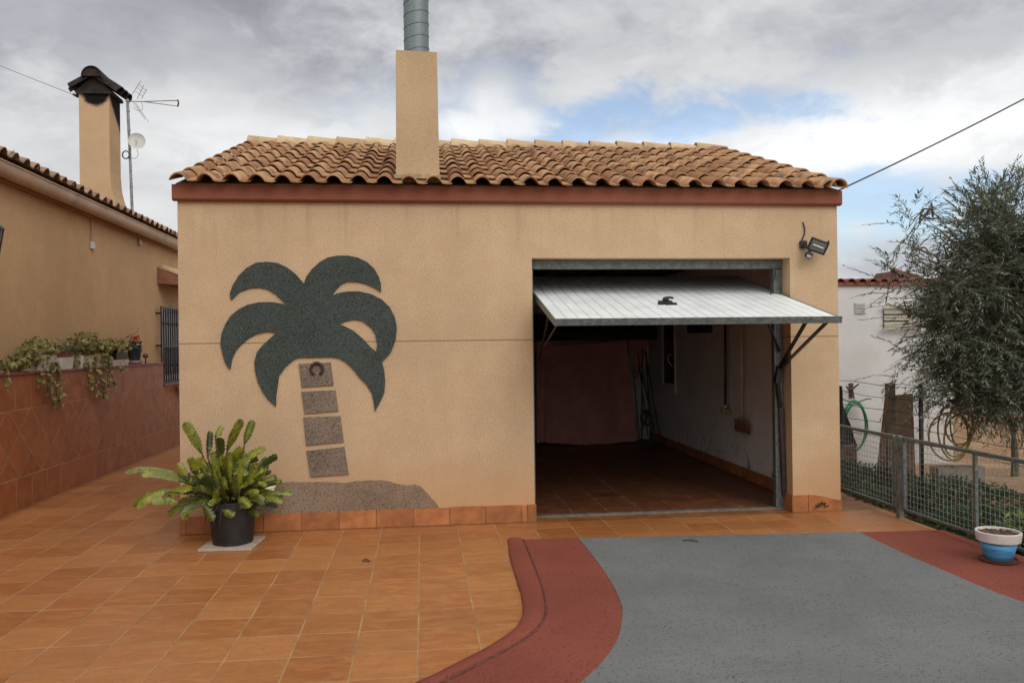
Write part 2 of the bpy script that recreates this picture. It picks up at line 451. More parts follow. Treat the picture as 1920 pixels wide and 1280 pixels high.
# ------------------------------------------------------------------ barrel roof tiles
def clay_rows(mb, O, A, B, N, ncols, nrows, w=.228, ex=.37, jit=1., taper=0):
    """courses of wave shaped clay tiles. O corner, A along eave, B up the slope, N normal"""
    O, A, B, N = Vector(O), Vector(A).normalized(), Vector(B).normalized(), Vector(N).normalized()
    prof = []
    for k in range(8): a = k/7; prof.append((a*.145, .058*math.sin(PI*a)**.75+.004))
    prof += [(.165, 0.0), (.20, -.003), (.232, .001)]
    for j in range(nrows):
        for i in range(ncols):
            L = ex+.055; du = rnd(-.004, .004)*jit; dl = rnd(-.01, .01)*jit; tw = rnd(-.02, .02)*jit; dh = rnd(0, .005)*jit
            vs = []
            for side in (0, 1):            # top skin, under skin
                for s, (vv, hh) in enumerate(((0, .029), (.5, .016), (1, .0))):
                    for (u, h) in prof:
                        k = 1-.04*vv
                        uu = (u-.116)*k+.116
                        p = O+A*(i*w+uu+du+tw*vv*L)+B*(j*ex+dl+vv*L)+N*(h*k+hh+dh-(.012 if side else 0))
                        vs.append(p)
            n = len(prof); fs = []
            for s in range(2):
                for k in range(n-1):
                    fs.append((s*n+k, s*n+k+1, (s+1)*n+k+1, (s+1)*n+k))
                    q = 3*n; fs.append((q+(s+1)*n+k, q+(s+1)*n+k+1, q+s*n+k+1, q+s*n+k))
            q = 3*n
            for k in range(n-1): fs.append((k+1, k, q+k, q+k+1))
            for s in range(2):
                fs.append((s*n, (s+1)*n, q+(s+1)*n, q+s*n)); fs.append(((s+1)*n+n-1, s*n+n-1, q+s*n+n-1, q+(s+1)*n+n-1))
            mb.add(vs, fs)
def half_barrel(mb, a, b, r0, r1, up=(0, 0, 1), th=.014, n=10, arc=PI):
    a, b = Vector(a), Vector(b); d = (b-a).normalized(); up = Vector(up); x = d.cross(up).normalized(); u = x.cross(d)
    vs = []
    for p, r in ((a, r0), (b, r1)):
        for rr in (r, r-th):
            for k in range(n+1):
                t_ = (PI-arc)/2+arc*k/n; vs.append(p+x*math.cos(t_)*rr+u*math.sin(t_)*rr)
    m_ = n+1; fs = []
    for k in range(n):
        fs += [(k, k+1, 2*m_+k+1, 2*m_+k), (3*m_+k, 3*m_+k+1, m_+k+1, m_+k), (k+1, k, m_+k, m_+k+1), (2*m_+k, 2*m_+k+1, 3*m_+k+1, 3*m_+k)]
    fs += [(0, 2*m_, 3*m_, m_), (m_+n, 3*m_+n, 2*m_+n, n)]
    mb.add(vs, fs)

# ------------------------------------------------------------------ garage
GX0, GX1 = -2.042, 3.95
OX0, OX1, OZ = 1.034, 3.478, 2.38
g = thing('garage', 'beige stucco garage with clay tile roof and a half open white door', 'garage', (1, 2.8, 0))
mb = MB()
mb.prism([(GX0, 0), (OX0, 0), (OX0, OZ), (OX1, OZ), (OX1, 0), (GX1, 0), (GX1, 2.87), (GX0, 2.87)], 0, .26)
mb.build('front_wall', M_front, g)
RA = R(19.3); RS = math.tan(RA); RY, RZ = 3.17, 3.005+3.17*RS
side = [(.26, 0), (6.0, 0), (6.0, 2.87), (6.0, 2.95), (RY, RZ-.08), (.26, 3.02), (.26, 2.87)]
MB().prism(side, GX0, GX0+.22, 'x').build('side_wall', M_wall, g); MB().prism(side, GX1-.17, GX1, 'x').build('side_wall', M_wall, g)
mb = MB(); mb.box(GX0+.22, GX1-.17, 5.75, 6.0, -.01, 2.95); mb.build('back_wall', M_wall, g)
# inner faces: whitewashed lining with scuffs
m, t, bs, geo = new_mat('whitewashed_plaster'); P = geo.outputs['Position']; s = t.sep(P)
c = t.mix(t.ramp(t.noise(P, 2, 5, .65), .3, .7), (.66, .62, .58), (.78, .74, .70))
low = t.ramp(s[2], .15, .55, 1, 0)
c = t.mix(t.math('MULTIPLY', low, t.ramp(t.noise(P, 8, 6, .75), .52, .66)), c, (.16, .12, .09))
fin(t, bs, c, .9, t.noise(P, 30, 4), .2, .01)
M_plaster = m
mb = MB(); mb.box(GX1-.19, GX1-.172, .262, 5.74, 0, 2.62); mb.box(GX0+.222, GX0+.24, .262, 5.74, 0, 2.62); mb.box(GX0+.242, GX1-.192, 5.722, 5.74, 0, 2.62)
mb.build('inner_plaster', M_plaster, g)
mb = MB(); mb.box(GX0+.23, GX1-.18, .265, 5.73, 2.62, 2.68)
for k in range(7): mb.box(GX0+.3+k*.85, GX0+.38+k*.85, .3, 5.7, 2.52, 2.619)
mb.build('ceiling', pm('dark_ceiling_boards', (.06, .045, .036), .3, 5, .85, .2, 30), g)
mb = MB(); mb.box(GX0+.2, GX1-.16, .225, 5.75, -.02, .006); mb.build('garage_floor', M_gfloor, g)
mb = MB(); mb.box(OX0-.0, OX1, .14, .222, -.02, .012, bev=.004); mb.build('threshold', pm('cement_strip', (.15, .125, .10), .3, 14, .9, .5, 60), g)
mb = MB()
k = .27
while k < 5.6: mb.box(GX1-.203, GX1-.191, k, k+.322, .007, .135, bev=.002); k += .326
mb.build('skirting', M_plinth, g)
# outside plinth of cut tiles
mb = MB(); x = GX0-.002; widths = [.05]+[.322]*10
for w_ in widths:
    if x+w_ > OX0-.066: w_ = OX0-.066-x
    if w_ < .03: break
    mb.box(x, x+w_-.004, -.013, -.0005, .001, .158+rnd(-.003, .003), bev=.002); x += w_+.001
mb.box(OX0-.066, OX0+.0, -.013, -.0005, .001, .158, bev=.002)
mb.box(OX0+.0005, OX0+.012, -.013, .2, .001, .158, bev=.002)
mb.build('plinth', M_plinth, g); mb = MB()
mb.prism([(OX1+.0, .001), (3.622, .001), (3.622, .155), (OX1+.0, .155)], -.013, -.0005)
mb.prism([(3.627, .001), (GX1+.006, .001), (GX1+.006, .092), (3.86, .112), (3.76, .140), (3.66, .155), (3.627, .156)], -.013, -.0005)
mb.box(OX1-.012, OX1-.0005, -.013, .2, .001, .157, bev=.002)
mb.build('plinth', M_plinth, g)
for side_x, sg in ((GX0, -1), (GX1, 1)):
    y = .0; mb = MB()
    while y < 5.7: mb.box(min(side_x, side_x+sg*.012), max(side_x, side_x+sg*.012), y+.001, y+.322, .001, .155, bev=.002); y += .326
    mb.build('plinth', M_plinth, g)
# fascia band with chamfered lower edge
mb = MB(); fp = [(-.055, 2.885), (-.04, 2.87), (-.001, 2.868), (-.001, 2.955), (-.055, 3.005)]
mb.prism([(y_, z_) for y_, z_ in fp], GX0-.03, GX1+.025, 'x'); mb.build('fascia', M_fascia, g)
# roof deck + tiles
ca, sa = math.cos(RA), math.sin(RA)
mb = MB(); mb.prism([(-.05, 3.012), (RY, 3.012+(RY+.05)*RS-.012), (6.2, 3.012), (6.2, 2.95), (RY, 3.012+(RY+.05)*RS-.09), (-.0, 2.96)], GX0-.0, GX1+.0, 'x')
mb.build('roof_deck', M_mortar, g)
mb = MB()
nc = 28; w_ = (GX1-.01-(GX0-.02))/nc
clay_rows(mb, (GX0-.02, -.150, 2.992), (1, 0, 0), (0, ca, sa), (0, -sa, ca), nc, 9, w=w_, ex=.364)
mb2 = MB(); clay_rows(mb2, (GX1-.01, 2*RY+.150, 2.992), (-1, 0, 0), (0, -ca, sa), (0, sa, ca), nc, 9, w=w_, ex=.364)
mb2.build('roof_tiles', M_roof, g, smooth=True, sharp=40)
# barrel course covering the right verge
for j in range(9):
    a = Vector((GX1-.068, -.165+j*.372*ca, 3.000+j*.372*sa+.008)); b = a+Vector((rnd(-.01, .01), .43*ca, .43*sa-.02))
    half_barrel(mb, a, b, .088, .074, th=.013)
roof = mb.build('roof_tiles', M_roof, g, smooth=True, sharp=40)
mb = MB(); L = (GX1+.10-(GX0-.05)); n = 17
for k in range(n):
    x0 = GX0-.03+k*L/n
    half_barrel(mb, (x0-.02+rnd(-.005, .005), RY, RZ+.030+rnd(-.004, .004)), (x0+L/n+.05, RY, RZ+.008+rnd(-.004, .004)), .118, .098, th=.015)
mb.build('ridge_tiles', M_ridge, g, smooth=True, sharp=40)
mb = MB(); mb.prism([(RY-.125, RZ-.075), (RY-.085, RZ+.03), (RY+.085, RZ+.03), (RY+.125, RZ-.075)], GX0+.03, GX1+.03, 'x'); mb.build('ridge_mortar', M_mortar, g)
# chimney on the garage
mb = MB()
def taper_box(mb, x0, x1, y0, y1, z0, z1, fl, dz=0):
    zs_ = [z0, z0+.12, z0+.35, z1]; fls = [fl, fl*.45, 0.003, -.004]
    vs = []
    for z_, f_ in zip(zs_, fls):
        for (xx, yy) in ((x0-f_, y0-f_*.6), (x1+f_, y0-f_*.6), (x1+f_, y1+f_), (x0-f_, y1+f_)): vs.append((xx, yy, z_+(dz*(xx-x0) if z_ == z1 else 0)))
    fs = [(3, 2, 1, 0), (12, 13, 14, 15)]
    for k in range(3):
        for i in range(4): j = (i+1) % 4; fs.append((k*4+i, k*4+j, (k+1)*4+j, (k+1)*4+i))
    mb.add(vs, fs)
taper_box(mb, -.168, .207, .045, .44, 3.06, 4.245, .012, -.03)
ch = mb.build('chimney', M_chim, g)
m, t, bs, geo = new_mat('spiral_duct_steel'); P = geo.outputs['Position']; s = t.sep(P)
n1 = t.noise(P, 70, 3, .7)
c = t.mix(t.ramp(n1, .35, .65), (.14, .165, .17), (.19, .22, .225))
fin(t, bs, c, .5, n1, .15, .005, .55)
mb = MB(); prof = []; z_ = 4.20
while z_ < 5.6:
    prof += [(.114, z_), (.114, z_+.098), (.118, z_+.102), (.118, z_+.108), (.114, z_+.112)]; z_ += .112
# helical seam: shear each ring so the seam climbs
M_ = Matrix.Identity(4)
vs_o = len(mb.v); mb.lathe(prof, (.02, .24, 0), 32)
mb.v = [(x, y, z+.022*(x-.02)/.114) for x, y, z in mb.v]
mb.build('flue_pipe', m, ch, smooth=True, sharp=30)
mb = MB(); mb.box(-.19, .225, .005, .05, 3.09, 3.125); mb.build('flashing', M_mortar, ch)

# galvanised opening frame
mb = MB(); mb.box(OX0+.004, OX1-.004, .165, .225, OZ-.085, OZ-.012, bev=.004); mb.box(OX0+.004, OX1-.004, .15, .165, OZ-.03, OZ-.012)
mb.build('lintel_frame', M_galv, g)
for x0, x1 in ((OX0+.003, OX0+.033), (OX1-.088, OX1-.003)):
    mb = MB(); mb.box(x0, x1, .165, .235, .013, OZ-.088, bev=.004)
    if x0 > 2: mb.box(x0+.024, x0+.03, .158, .166, .013, OZ-.09); mb.box(x0+.058, x0+.064, .158, .166, .013, OZ-.09)
    mb.build('jamb_frame', M_galv, g)

# ------------------------------------------------------------------ up-and-over door
d = thing('garage_door', 'white ribbed up-and-over garage door tilted half open above the opening', 'garage door', (2.28, .2, 1.8))
DX0, DX1 = 1.085, 3.462
da = Vector((0, -.90, 1.795)); db = Vector((0, 1.22, 2.305)); dd = (db-da); DL = dd.length; dd.normalize(); dn = Vector((0, -dd.z, dd.y))
DM = Matrix(((1, 0, 0, 0), (0, dd.y, dn.y, da.y), (0, dd.z, dn.z, da.z), (0, 0, 0, 1)))
mb = MB(); nr = 24; rw = (DX1-DX0-.02)/nr; pr = []
for k in range(nr):
    x0 = DX0+.01+k*rw; pr += [(x0, .0), (x0+rw*.86, .0), (x0+rw*.885, -.013), (x0+rw*.975, -.013)]
pr.append((DX1-.01, 0))
vs = [(x, y, h+.002) for y in (.006, DL-.006) for x, h in pr]; n = len(pr)
mb.add([DM @ Vector(v) for v in vs], [(k, k+1, n+k+1, n+k) for k in range(n-1)])
mb.box(DX0+.012, DX1-.012, .01, DL-.01, -.018, -.012, M=DM)
mb.build('door_panel', M_door, d)
mb = MB()
mb.box(DX0, DX1+.03, -.006, .004, -.05, .006, M=DM); mb.box(DX0, DX1, .005, .04, -.05, -.02, M=DM)
mb.box(DX0-.004, DX0+.009, .005, DL, -.045, .005, M=DM); mb.box(DX1-.009, DX1+.004, .005, DL, -.045, .005, M=DM)
mb.box(DX0, DX1, DL, DL+.008, -.045, .005, M=DM)
for k in (.5, 1.05, 1.6): mb.box(DX0+.01, DX1-.01, k, k+.04, -.05, -.019, M=DM)
mb.build('door_frame', M_galv, d)
mb = MB(); hx = 2.19; hy = .62
mb.box(hx-.055, hx+.05, hy-.025, hy+.025, .002, .03, M=DM, bev=.006)
mb.box(hx-.03, hx+.015, hy-.018, hy+.018, .03, .058, M=DM, bev=.006)
mb.tube([DM @ Vector(v) for v in ((hx-.035, hy, .01), (hx-.03, hy, .05), (hx-.01, hy, .06), (hx+.03, hy+.005, .058), (hx+.06, hy+.02, .05))], .010, 8)
mb.box(hx-.085, hx-.04, hy-.05, hy-.01, .002, .035, M=DM, bev=.003); mb.box(hx-.02, hx+.075, hy-.06, hy-.035, .002, .022, M=DM, bev=.002)
mb.build('handle', M_black, d, smooth=True, sharp=40)
def arm(name, segs, w, mat): 
    mb = MB()
    for a, b in segs: mb.bar(a, b, w, .012)
    return mb.build(name, mat, d)
def on_door(x, s_, h=-.05): return DM @ Vector((x, s_, h))
arm('support_arm', [(on_door(DX0+.03, .03), (1.125, .2, 1.50)), (on_door(DX0+.03, .45), (1.12, .2, 1.46))], .014, M_iron)
arm('support_arm', [(on_door(DX1-.06, .06), (3.43, .15, 1.33)), (on_door(DX1-.10, .30), (3.42, .15, 1.33))], .034, M_iron)
arm('support_arm', [((3.30, .12, 1.80), (3.435, .14, 1.50))], .026, M_iron)
mb = MB(); mb.bar((3.43, .14, 1.36), (3.40, .14, 1.20), .05, .05); mb.tube([(3.40, .14, 1.24), (3.435, .15, .98)], .018, 8)
for k in range(14):
    a = k/13; c0 = Vector((3.40, .14, 1.22)).lerp(Vector((3.435, .15, .96)), a)
    mb.lathe([(.021, -.004), (.024, 0), (.021, .004)], c0, 10)
mb.build('balance_spring', M_iron, d, smooth=True, sharp=40)
mb = MB(); mb.bar((3.435, .14, .97), (3.462, .14, .13), .042, .04); mb.build('spring_housing', pm('dark_red_steel', (.05, .03, .028), .3, 20, .5), d)
mb = MB(); mb.bar((3.40, .13, 2.28), (3.34, .16, 1.99), .02, .012); mb.build('latch_rod', M_iron, d)

# ------------------------------------------------------------------ palm mural
PALM= [(-0.981,2.151),(-0.958,2.215),(-0.911,2.279),(-0.842,2.343),(-0.773,2.382),(-0.692,2.398),(-0.600,2.398),(-0.519,2.382),(-0.438,2.343),(-0.375,2.284),(-0.335,2.213),(-0.318,2.142),(-0.319,2.083),(-0.383,2.125),(-0.452,2.155),(-0.521,2.170),(-0.602,2.173),(-0.660,2.152),(-0.707,2.103),(-0.748,2.039),(-0.696,2.068),(-0.615,2.082),(-0.511,2.084),(-0.407,2.060),(-0.314,2.013),(-0.245,1.947),(-0.199,1.852),(-0.183,1.758),(-0.196,1.652),(-0.238,1.546),(-0.285,1.493),(-0.318,1.464),(-0.298,1.382),(-0.291,1.287),(-0.300,1.187),(-0.336,1.111),(-0.380,1.032),(-0.389,1.112),(-0.405,1.189),(-0.451,1.266),(-0.514,1.332),(-0.571,1.409),(-0.633,1.469),(-0.691,1.503),(-0.760,1.512),(-1.034,1.510),(-1.080,1.490),(-1.149,1.430),(-1.206,1.350),(-1.218,1.257),(-1.231,1.176),(-1.234,1.091),(-1.293,1.148),(-1.343,1.219),(-1.382,1.306),(-1.403,1.399),(-1.408,1.480),(-1.384,1.561),(-1.339,1.619),(-1.282,1.670),(-1.227,1.722),(-1.230,1.733),(-1.304,1.740),(-1.383,1.723),(-1.451,1.689),(-1.513,1.638),(-1.564,1.581),(-1.598,1.506),(-1.616,1.416),(-1.654,1.472),(-1.676,1.554),(-1.692,1.640),(-1.680,1.727),(-1.651,1.801),(-1.605,1.876),(-1.538,1.933),(-1.459,1.973),(-1.368,1.992),(-1.267,1.995),(-1.188,1.983),(-1.128,1.963),(-1.165,2.006),(-1.221,2.065),(-1.288,2.108),(-1.367,2.126),(-1.446,2.118),(-1.525,2.089),(-1.600,2.017),(-1.609,2.072),(-1.580,2.147),(-1.529,2.228),(-1.466,2.292),(-1.387,2.336),(-1.297,2.344),(-1.206,2.334),(-1.128,2.297),(-1.060,2.244)]
HOLE= [(-0.687,1.800),(-0.618,1.827),(-0.548,1.840),(-0.479,1.825),(-0.410,1.772),(-0.370,1.713),(-0.351,1.618),(-0.364,1.548),(-0.412,1.589),(-0.481,1.667),(-0.561,1.738),(-0.630,1.774)]
BLK=[[(-1.030,1.454),(-0.763,1.460),(-0.739,1.267),(-1.008,1.251)],[(-1.010,1.209),(-0.724,1.217),(-0.701,1.038),(-0.986,1.019)],[(-0.996,0.985),(-0.685,0.989),(-0.659,0.766),(-0.976,0.744)],[(-0.973,0.691),(-0.654,0.717),(-0.618,0.481),(-0.941,0.468)]]
MOUND= [(-1.66,.159),(-1.581,.21),(-1.487,.293),(-1.39,.34),(-1.328,.372),(-1.224,.418),(-1.111,.424),(-.98,.417),(-.809,.415),(-.638,.404),(-.466,.418),(-.292,.409),(-.157,.369),(-.012,.361),(.056,.300),(.152,.188),(.165,.159)]
mu = thing('palm_tree_mural', 'raised palm tree of dark green and grey stone grain on the garage front', 'mural', (-.95, 0, .16))
flat_extrude('palm_crown', PALM, [HOLE], -.0005, .016, M_green, mu)
for b_ in BLK: flat_extrude('trunk_block', b_, [], -.0005, .014, M_grey, mu, .003)
ml = [(p.x, p.y) for p in curve_pts([(a, b, 0) for a, b in MOUND], 4)]
ml = [(a+rnd(-.003, .003), b+rnd(-.003, .003) if b > .17 else b) for a, b in ml]
flat_extrude('sand_mound', ml, [], -.0005, .012, granite('brown_stone_grain', (.25, .175, .12), (.44, .34, .25), (.045, .03, .02)), mu, .002)
mb = MB(); pts = []
for k in range(15):
    a = R(-58+k*(296/14)); pts.append((-.879+.050*math.cos(a)*(1 if True else 1), -.024, 1.405+.055*math.sin(a)))
mb.tube(pts, [.011+.003*math.sin(PI*k/14) for k in range(15)], 8)
tag(mb.build('horseshoe', pm('rusty_iron', (.045, .02, .022), .4, 30, .7, .3, 90), smooth=True), 'small rusty horseshoe nailed on the top block of the palm trunk', 'horseshoe')

# ------------------------------------------------------------------ floodlight on the pillar
f = thing('floodlight', 'black security floodlight with motion sensor on the garage pillar', 'floodlight', (3.61, -.01, 2.45))
FM = Matrix.Translation((3.690, -.13, 2.475)) @ Matrix.Rotation(R(18), 4, 'Y') @ Matrix.Rotation(R(22), 4, 'X') @ Matrix.Rotation(R(-14), 4, 'Z')
mb = MB(); mb.box(-.085, .085, -.01, .012, -.062, .062, M=FM, bev=.006); mb.box(-.065, .065, .012, .055, -.045, .045, M=FM, bev=.012)
mb.box(.06, .075, -.01, .01, .062, .078, M=FM)
mb.build('lamp_housing', M_black, f)
m, t, bs, geo = new_mat('lamp_glass'); fin(t, bs, (.17, .19, .18), .12, None, 0, 0, .3); M_glass = m
mb = MB(); mb.box(-.067, .067, -.014, -.0105, -.045, .045, M=FM); gl_ = mb.build('lamp_glass', M_glass, f)
mb = MB(); mb.bar(FM @ Vector((-.05, -.018, .0)), FM @ Vector((.05, -.018, .0)), .01); mb.build('bulb', M_white, gl_)
mb = MB(); mb.tube([(3.60, 0, 2.50), (3.60, -.06, 2.475), (3.655, -.1, 2.45)], .012, 8); mb.box(3.57, 3.64, -.03, -.001, 2.47, 2.54, bev=.006); mb.build('bracket', M_black, f)
mb = MB(); mb.lathe([(0.0, -.038), (.022, -.03), (.036, -.008), (.036, .012), (.022, .028), (0.0, .03)], (3.615, -.10, 2.395), 16); mb.tube([(3.615, -.10, 2.42), (3.645, -.09, 2.455)], .012, 8)
sn = mb.build('motion_sensor', M_black, f, smooth=True)
mb = MB(); mb.lathe([(0.0, -.02), (.02, -.014), (.024, 0), (.02, .01)], (3.605, -.125, 2.385), 14, M=Matrix.Rotation(R(60), 4, 'X')); mb.build('sensor_lens', pm('sensor_lens', (.35, .35, .36), .1, 9, .25), sn, smooth=True)
mb = MB(); mb.tube(curve_pts([(3.608, -.004, 2.715), (3.622, -.012, 2.66), (3.618, -.014, 2.60), (3.594, -.012, 2.54), (3.60, -.02, 2.49), (3.635, -.06, 2.455)], 5), .0065, 6); mb.build('supply_cable', M_black, f, smooth=True)

# ------------------------------------------------------------------ inside the garage
M_curt = None
m, t, bs, geo = new_mat('dusty_red_cloth'); P = geo.outputs['Position']
c = t.mix(t.ramp(t.noise(P, 3, 4), .3, .7), (.46, .19, .155), (.56, .26, .21)); fin(t, bs, c, .95, t.noise(P, 150, 2), .2, .004); M_curt = m
def cloth(name, x0, x1, y, ztop, zbot, folds, label, amp=.03):
    mb = MB(); nx, nz = 60, 24; vs = []
    for j in range(nz+1):
        for i in range(nx+1):
            u = i/nx; v = j/nz; x = x0(v)+(x1(v)-x0(v))*u
            zt, zb = ztop(u), zbot(u)
            vs.append((x, y-amp*math.sin(u*folds*2*PI+1.3*math.sin(v*2))*(.3+.7*v)+.02*noise.noise((u*5, v*4, folds)), zt+(zb-zt)*v))
    mb.add(vs, [(j*(nx+1)+i, j*(nx+1)+i+1, (j+1)*(nx+1)+i+1, (j+1)*(nx+1)+i) for j in range(nz) for i in range(nx)])
    o = mb.build(name, M_curt, smooth=True); tag(o, label, 'curtain', 'cloths hung at the back of the garage'); return o
cloth('curtain', lambda v: 1.93, lambda v: 3.25+.14*v, 5.2, lambda u: 1.56+.06*u, lambda u: .06-.05*math.sin(u*3), 3, 'wide dusty red curtain hanging over the back wall of the garage', .035)
cloth('curtain', lambda v: 1.80-.02*v, lambda v: 2.04-.0*v, 5.10, lambda u: 1.7, lambda u: .07, 1.5, 'narrow fold of red cloth hanging at the left end of the wide curtain', .03)
cloth('curtain', lambda v: 3.28+.12*v, lambda v: 3.66-.24*v, 5.25, lambda u: 1.7, lambda u: 1.08-.1*u, 1.5, 'small gathered red cloth hung high at the right of the wide curtain', .02)
mb = MB(); mb.box(1.2, 3.70, 5.05, 5.70, 1.72, 1.76); mb.box(1.2, 3.7, 5.04, 5.06, 1.64, 1.80)
for k in range(9): mb.box(1.3+k*.26, 1.3+k*.26+rnd(.14, .24), 5.15, 5.5, 1.762, 1.80+rnd(.1, .45))
tag(mb.build('storage_shelf', pm('dark_wood', (.028, .02, .015), .3, 8, .8, .2, 40)), 'dark high shelf packed with boxes above the curtain', 'shelf')
# broom and mop on the right wall
XW = GX1-.20
b = thing('broom', 'broom with wooden handle and brown bristles hung on the garage wall', 'broom', (XW-.05, 1.80, .6))
mb = MB(); mb.tube([(XW-.06, 1.66, 1.95), (XW-.07, 1.69, .70)], .012, 8); mb.build('handle', pm('broom_wood', (.60, .40, .24), .2, 20, .6), b, smooth=True)
mb = MB(); mb.prism([(1.52, .665), (1.86, .665), (1.84, .70), (1.55, .70)], XW-.095, XW-.045, 'x'); mb.tube([(XW-.07, 1.69, .70), (XW-.07, 1.69, .745)], .022, 8); mb.build('head', pm('broom_head', (.22, .15, .10), .2, 20, .6), b)
mb = MB()
for k in range(160):
    y_ = 1.53+.32*rnd(0, 1); x_ = rnd(XW-.09, XW-.05); mb.bar((x_, y_, .668), (x_+rnd(-.012, .012), 1.69+(y_-1.69)*1.25+rnd(-.006, .006), .565+rnd(-.012, .012)), .006)
mb.build('bristles', pm('brown_bristles', (.20, .085, .045), .3, 30, .8), b)
b = thing('mop', 'yellow headed mop with dark handle hung left of the broom', 'mop', (XW-.05, 2.3, .7))
mb = MB(); mb.tube([(XW-.055, 2.18, 1.95), (XW-.06, 2.20, .80)], .015, 8); mb.build('handle', pm('mop_handle', (.012, .02, .03), .2, 20, .4), b, smooth=True)
mb = MB(); mb.tube([(XW-.06, 2.20, .83), (XW-.06, 2.20, .77)], .022, 10); mb.build('socket', M_white, b)
mb = MB()
for k in range(36):
    a = rnd(0, 2*PI); r_ = rnd(.03, .105); mb.tube(curve_pts([(XW-.06, 2.20, .785), (XW-.06+.3*r_*math.cos(a), 2.20+r_*math.sin(a), .79), (XW-.06+.45*r_*math.cos(a), 2.20+1.1*r_*math.sin(a), .735)], 3), .009, 5)
mb.build('mop_strands', pm('mop_yellow', (.34, .28, .10), .3, 30, .9), b, smooth=True)
# wall window with white frame, cable loop
wd = thing('window', 'narrow dark window with white frame on the right wall inside', 'window', (XW, 4.55, .9))
mb = MB()
for y_, z_ in ((4.25, .84), (4.84, .95)): mb.box(XW-.03, XW+.0, y_, y_+.022, z_, 2.0, bev=.004)
mb.build('frame', M_white, wd)
mb = MB(); mb.box(XW-.012, XW-.002, 4.285, 4.835, .98, 1.98); mb.build('pane', pm('dark_glass', (.012, .013, .014), .1, 4, .2), wd)
mb = MB(); mb.tube(curve_pts([(XW-.02, 4.36, 1.42), (XW-.07, 4.38, 1.41), (XW-.075, 4.4, 1.32), (XW-.02, 4.38, 1.24)], 4), .008, 6); mb.build('handle', M_white, wd, smooth=True)
mb = MB(); mb.tube(curve_pts([(XW-.02, 4.12, 1.95), (XW-.02, 4.1, 1.72), (XW-.03, 3.9, 1.64), (XW-.03, 3.6, 1.66), (XW-.02, 3.45, 1.75), (XW-.02, 3.40, 1.95)], 5), .006, 6)
tag(mb.build('cable', M_white, smooth=True), 'white cable drooping in a loop under the raised door', 'cable')
mb = MB(); mb.box(XW-.14, XW-.002, 2.75, 3.35, 1.72, 1.95, bev=.01); tag(mb.build('fuse_box', M_black), 'dark box fixed to the wall beside the cable loop', 'box')
# poles leaning in the back corner
PC = [((3.45, 5.1, .03), (3.52, 5.25, 1.5), .012), ((3.52, 4.95, .03), (3.44, 5.3, 1.62), .010), ((3.58, 5.0, .03), (3.60, 5.35, 1.55), .014), ((3.63, 4.9, .03), (3.55, 5.45, 1.25), .011), ((3.40, 5.05, .03), (3.38, 5.3, 1.2), .010), ((3.66, 4.75, .03), (3.60, 5.5, 1.7), .012)]
PL = ['thin pale pole leaning nearest the curtain in the back corner', 'long crossed pole leaning over the others in the back corner', 'thick grey pole leaning upright in the back corner', 'short pole leaning low against the back corner', 'short thin stick beside the red curtain', 'longest pole standing right in the back corner']
for (a, b_, r_), l_ in zip(PC, PL):
    mb = MB(); mb.tube([a, b_], r_, 7); tag(mb.build('pole', pm('dusty_pole', (.07, .06, .05), .4, 12, .7), smooth=True), l_, 'pole', 'poles leaning in the garage corner')
mb = MB()
for k in range(5):
    a = k*1.25; mb.tube(curve_pts([(3.5+.05*math.cos(a), 5.0+.05*math.sin(a), .55), (3.5+.09*math.cos(a), 5.0+.09*math.sin(a), .42), (3.5+.06*math.cos(a+1), 5.0+.06*math.sin(a+1), .30)], 4), .016, 6)
tag(mb.build('rag_bundle', pm('grey_rag', (.10, .095, .085), .4, 12, .9)), 'crumpled grey rag hanging among the corner poles', 'rag')

# ------------------------------------------------------------------ left house
h = thing('house', 'long beige stucco house with gutter and tiled eave on the left', 'house', (-5, 4, 0))
HX = -4.2
mb = MB(); mb.prism([(-8, -.3), (11, -.3), (11, 3.36), (-8, 3.47)], HX-.25, HX, 'x'); mb.build('wall', M_wall, h)
mb = MB(); mb.box(-11, HX-.26, 10.7, 11, -.3, 3.3); mb.box(-11, HX-.26, -8, -7.7, -.3, 3.4); mb.box(-11, -10.75, -7.69, 10.69, -.3, 3.3); mb.build('end_wall', M_wall, h)
# dado of red tiles with a ledge
mb = MB(); mb.box(HX+.002, -4.0, -8, 5.9, -.01, 1.352); mb.box(HX+.002, -4.0, 5.902, 10.9, -.01, 1.0); mb.build('tiled_dado', M_dado, h)
M_cope = pm('red_coping', (.20, .055, .038), .25, 9, .55, .2, 40)
mb = MB(); y = -8
while y < 5.8: mb.box(HX+.003, -3.982, y, min(5.915, y+.326), 1.353, 1.378, bev=.004); y += .33
mb.box(HX+.003, -3.975, 5.93, 7.4, 1.002, 1.03, bev=.004); mb.build('coping', M_cope, h)
def gz(y): return 3.468-.0095*y
# soffit, gutter
mb = MB(); vs = []
for y in (-8, 10.9):
    z0 = gz(y)
    vs += [(HX+.001, y, z0-.15), (-4.11, y, z0-.15), (-4.11, y, z0-.10), (HX+.001, y, z0-.06)]
mb.add(vs, [(0, 1, 5, 4), (1, 2, 6, 5), (2, 3, 7, 6), (3, 0, 4, 7), (0, 3, 2, 1), (4, 5, 6, 7)]); mb.build('soffit', pm('soffit_plaster', (.28, .15, .085), .15, 4, .9, .2, 60), h)
gp = [(-4.112, .0), (-4.112, -.10), (-4.10, -.132), (-4.065, -.14), (-4.035, -.128), (-4.012, -.09), (-4.004, -.05), (-4.001, -.012), (-3.992, -.008), (-3.990, .006), (-4.004, .006), (-4.010, -.05), (-4.02, -.09), (-4.065, -.13), (-4.104, -.10), (-4.104, .0)]
mb = MB(); n = len(gp); segs = [-8+i*1.05 for i in range(19)]
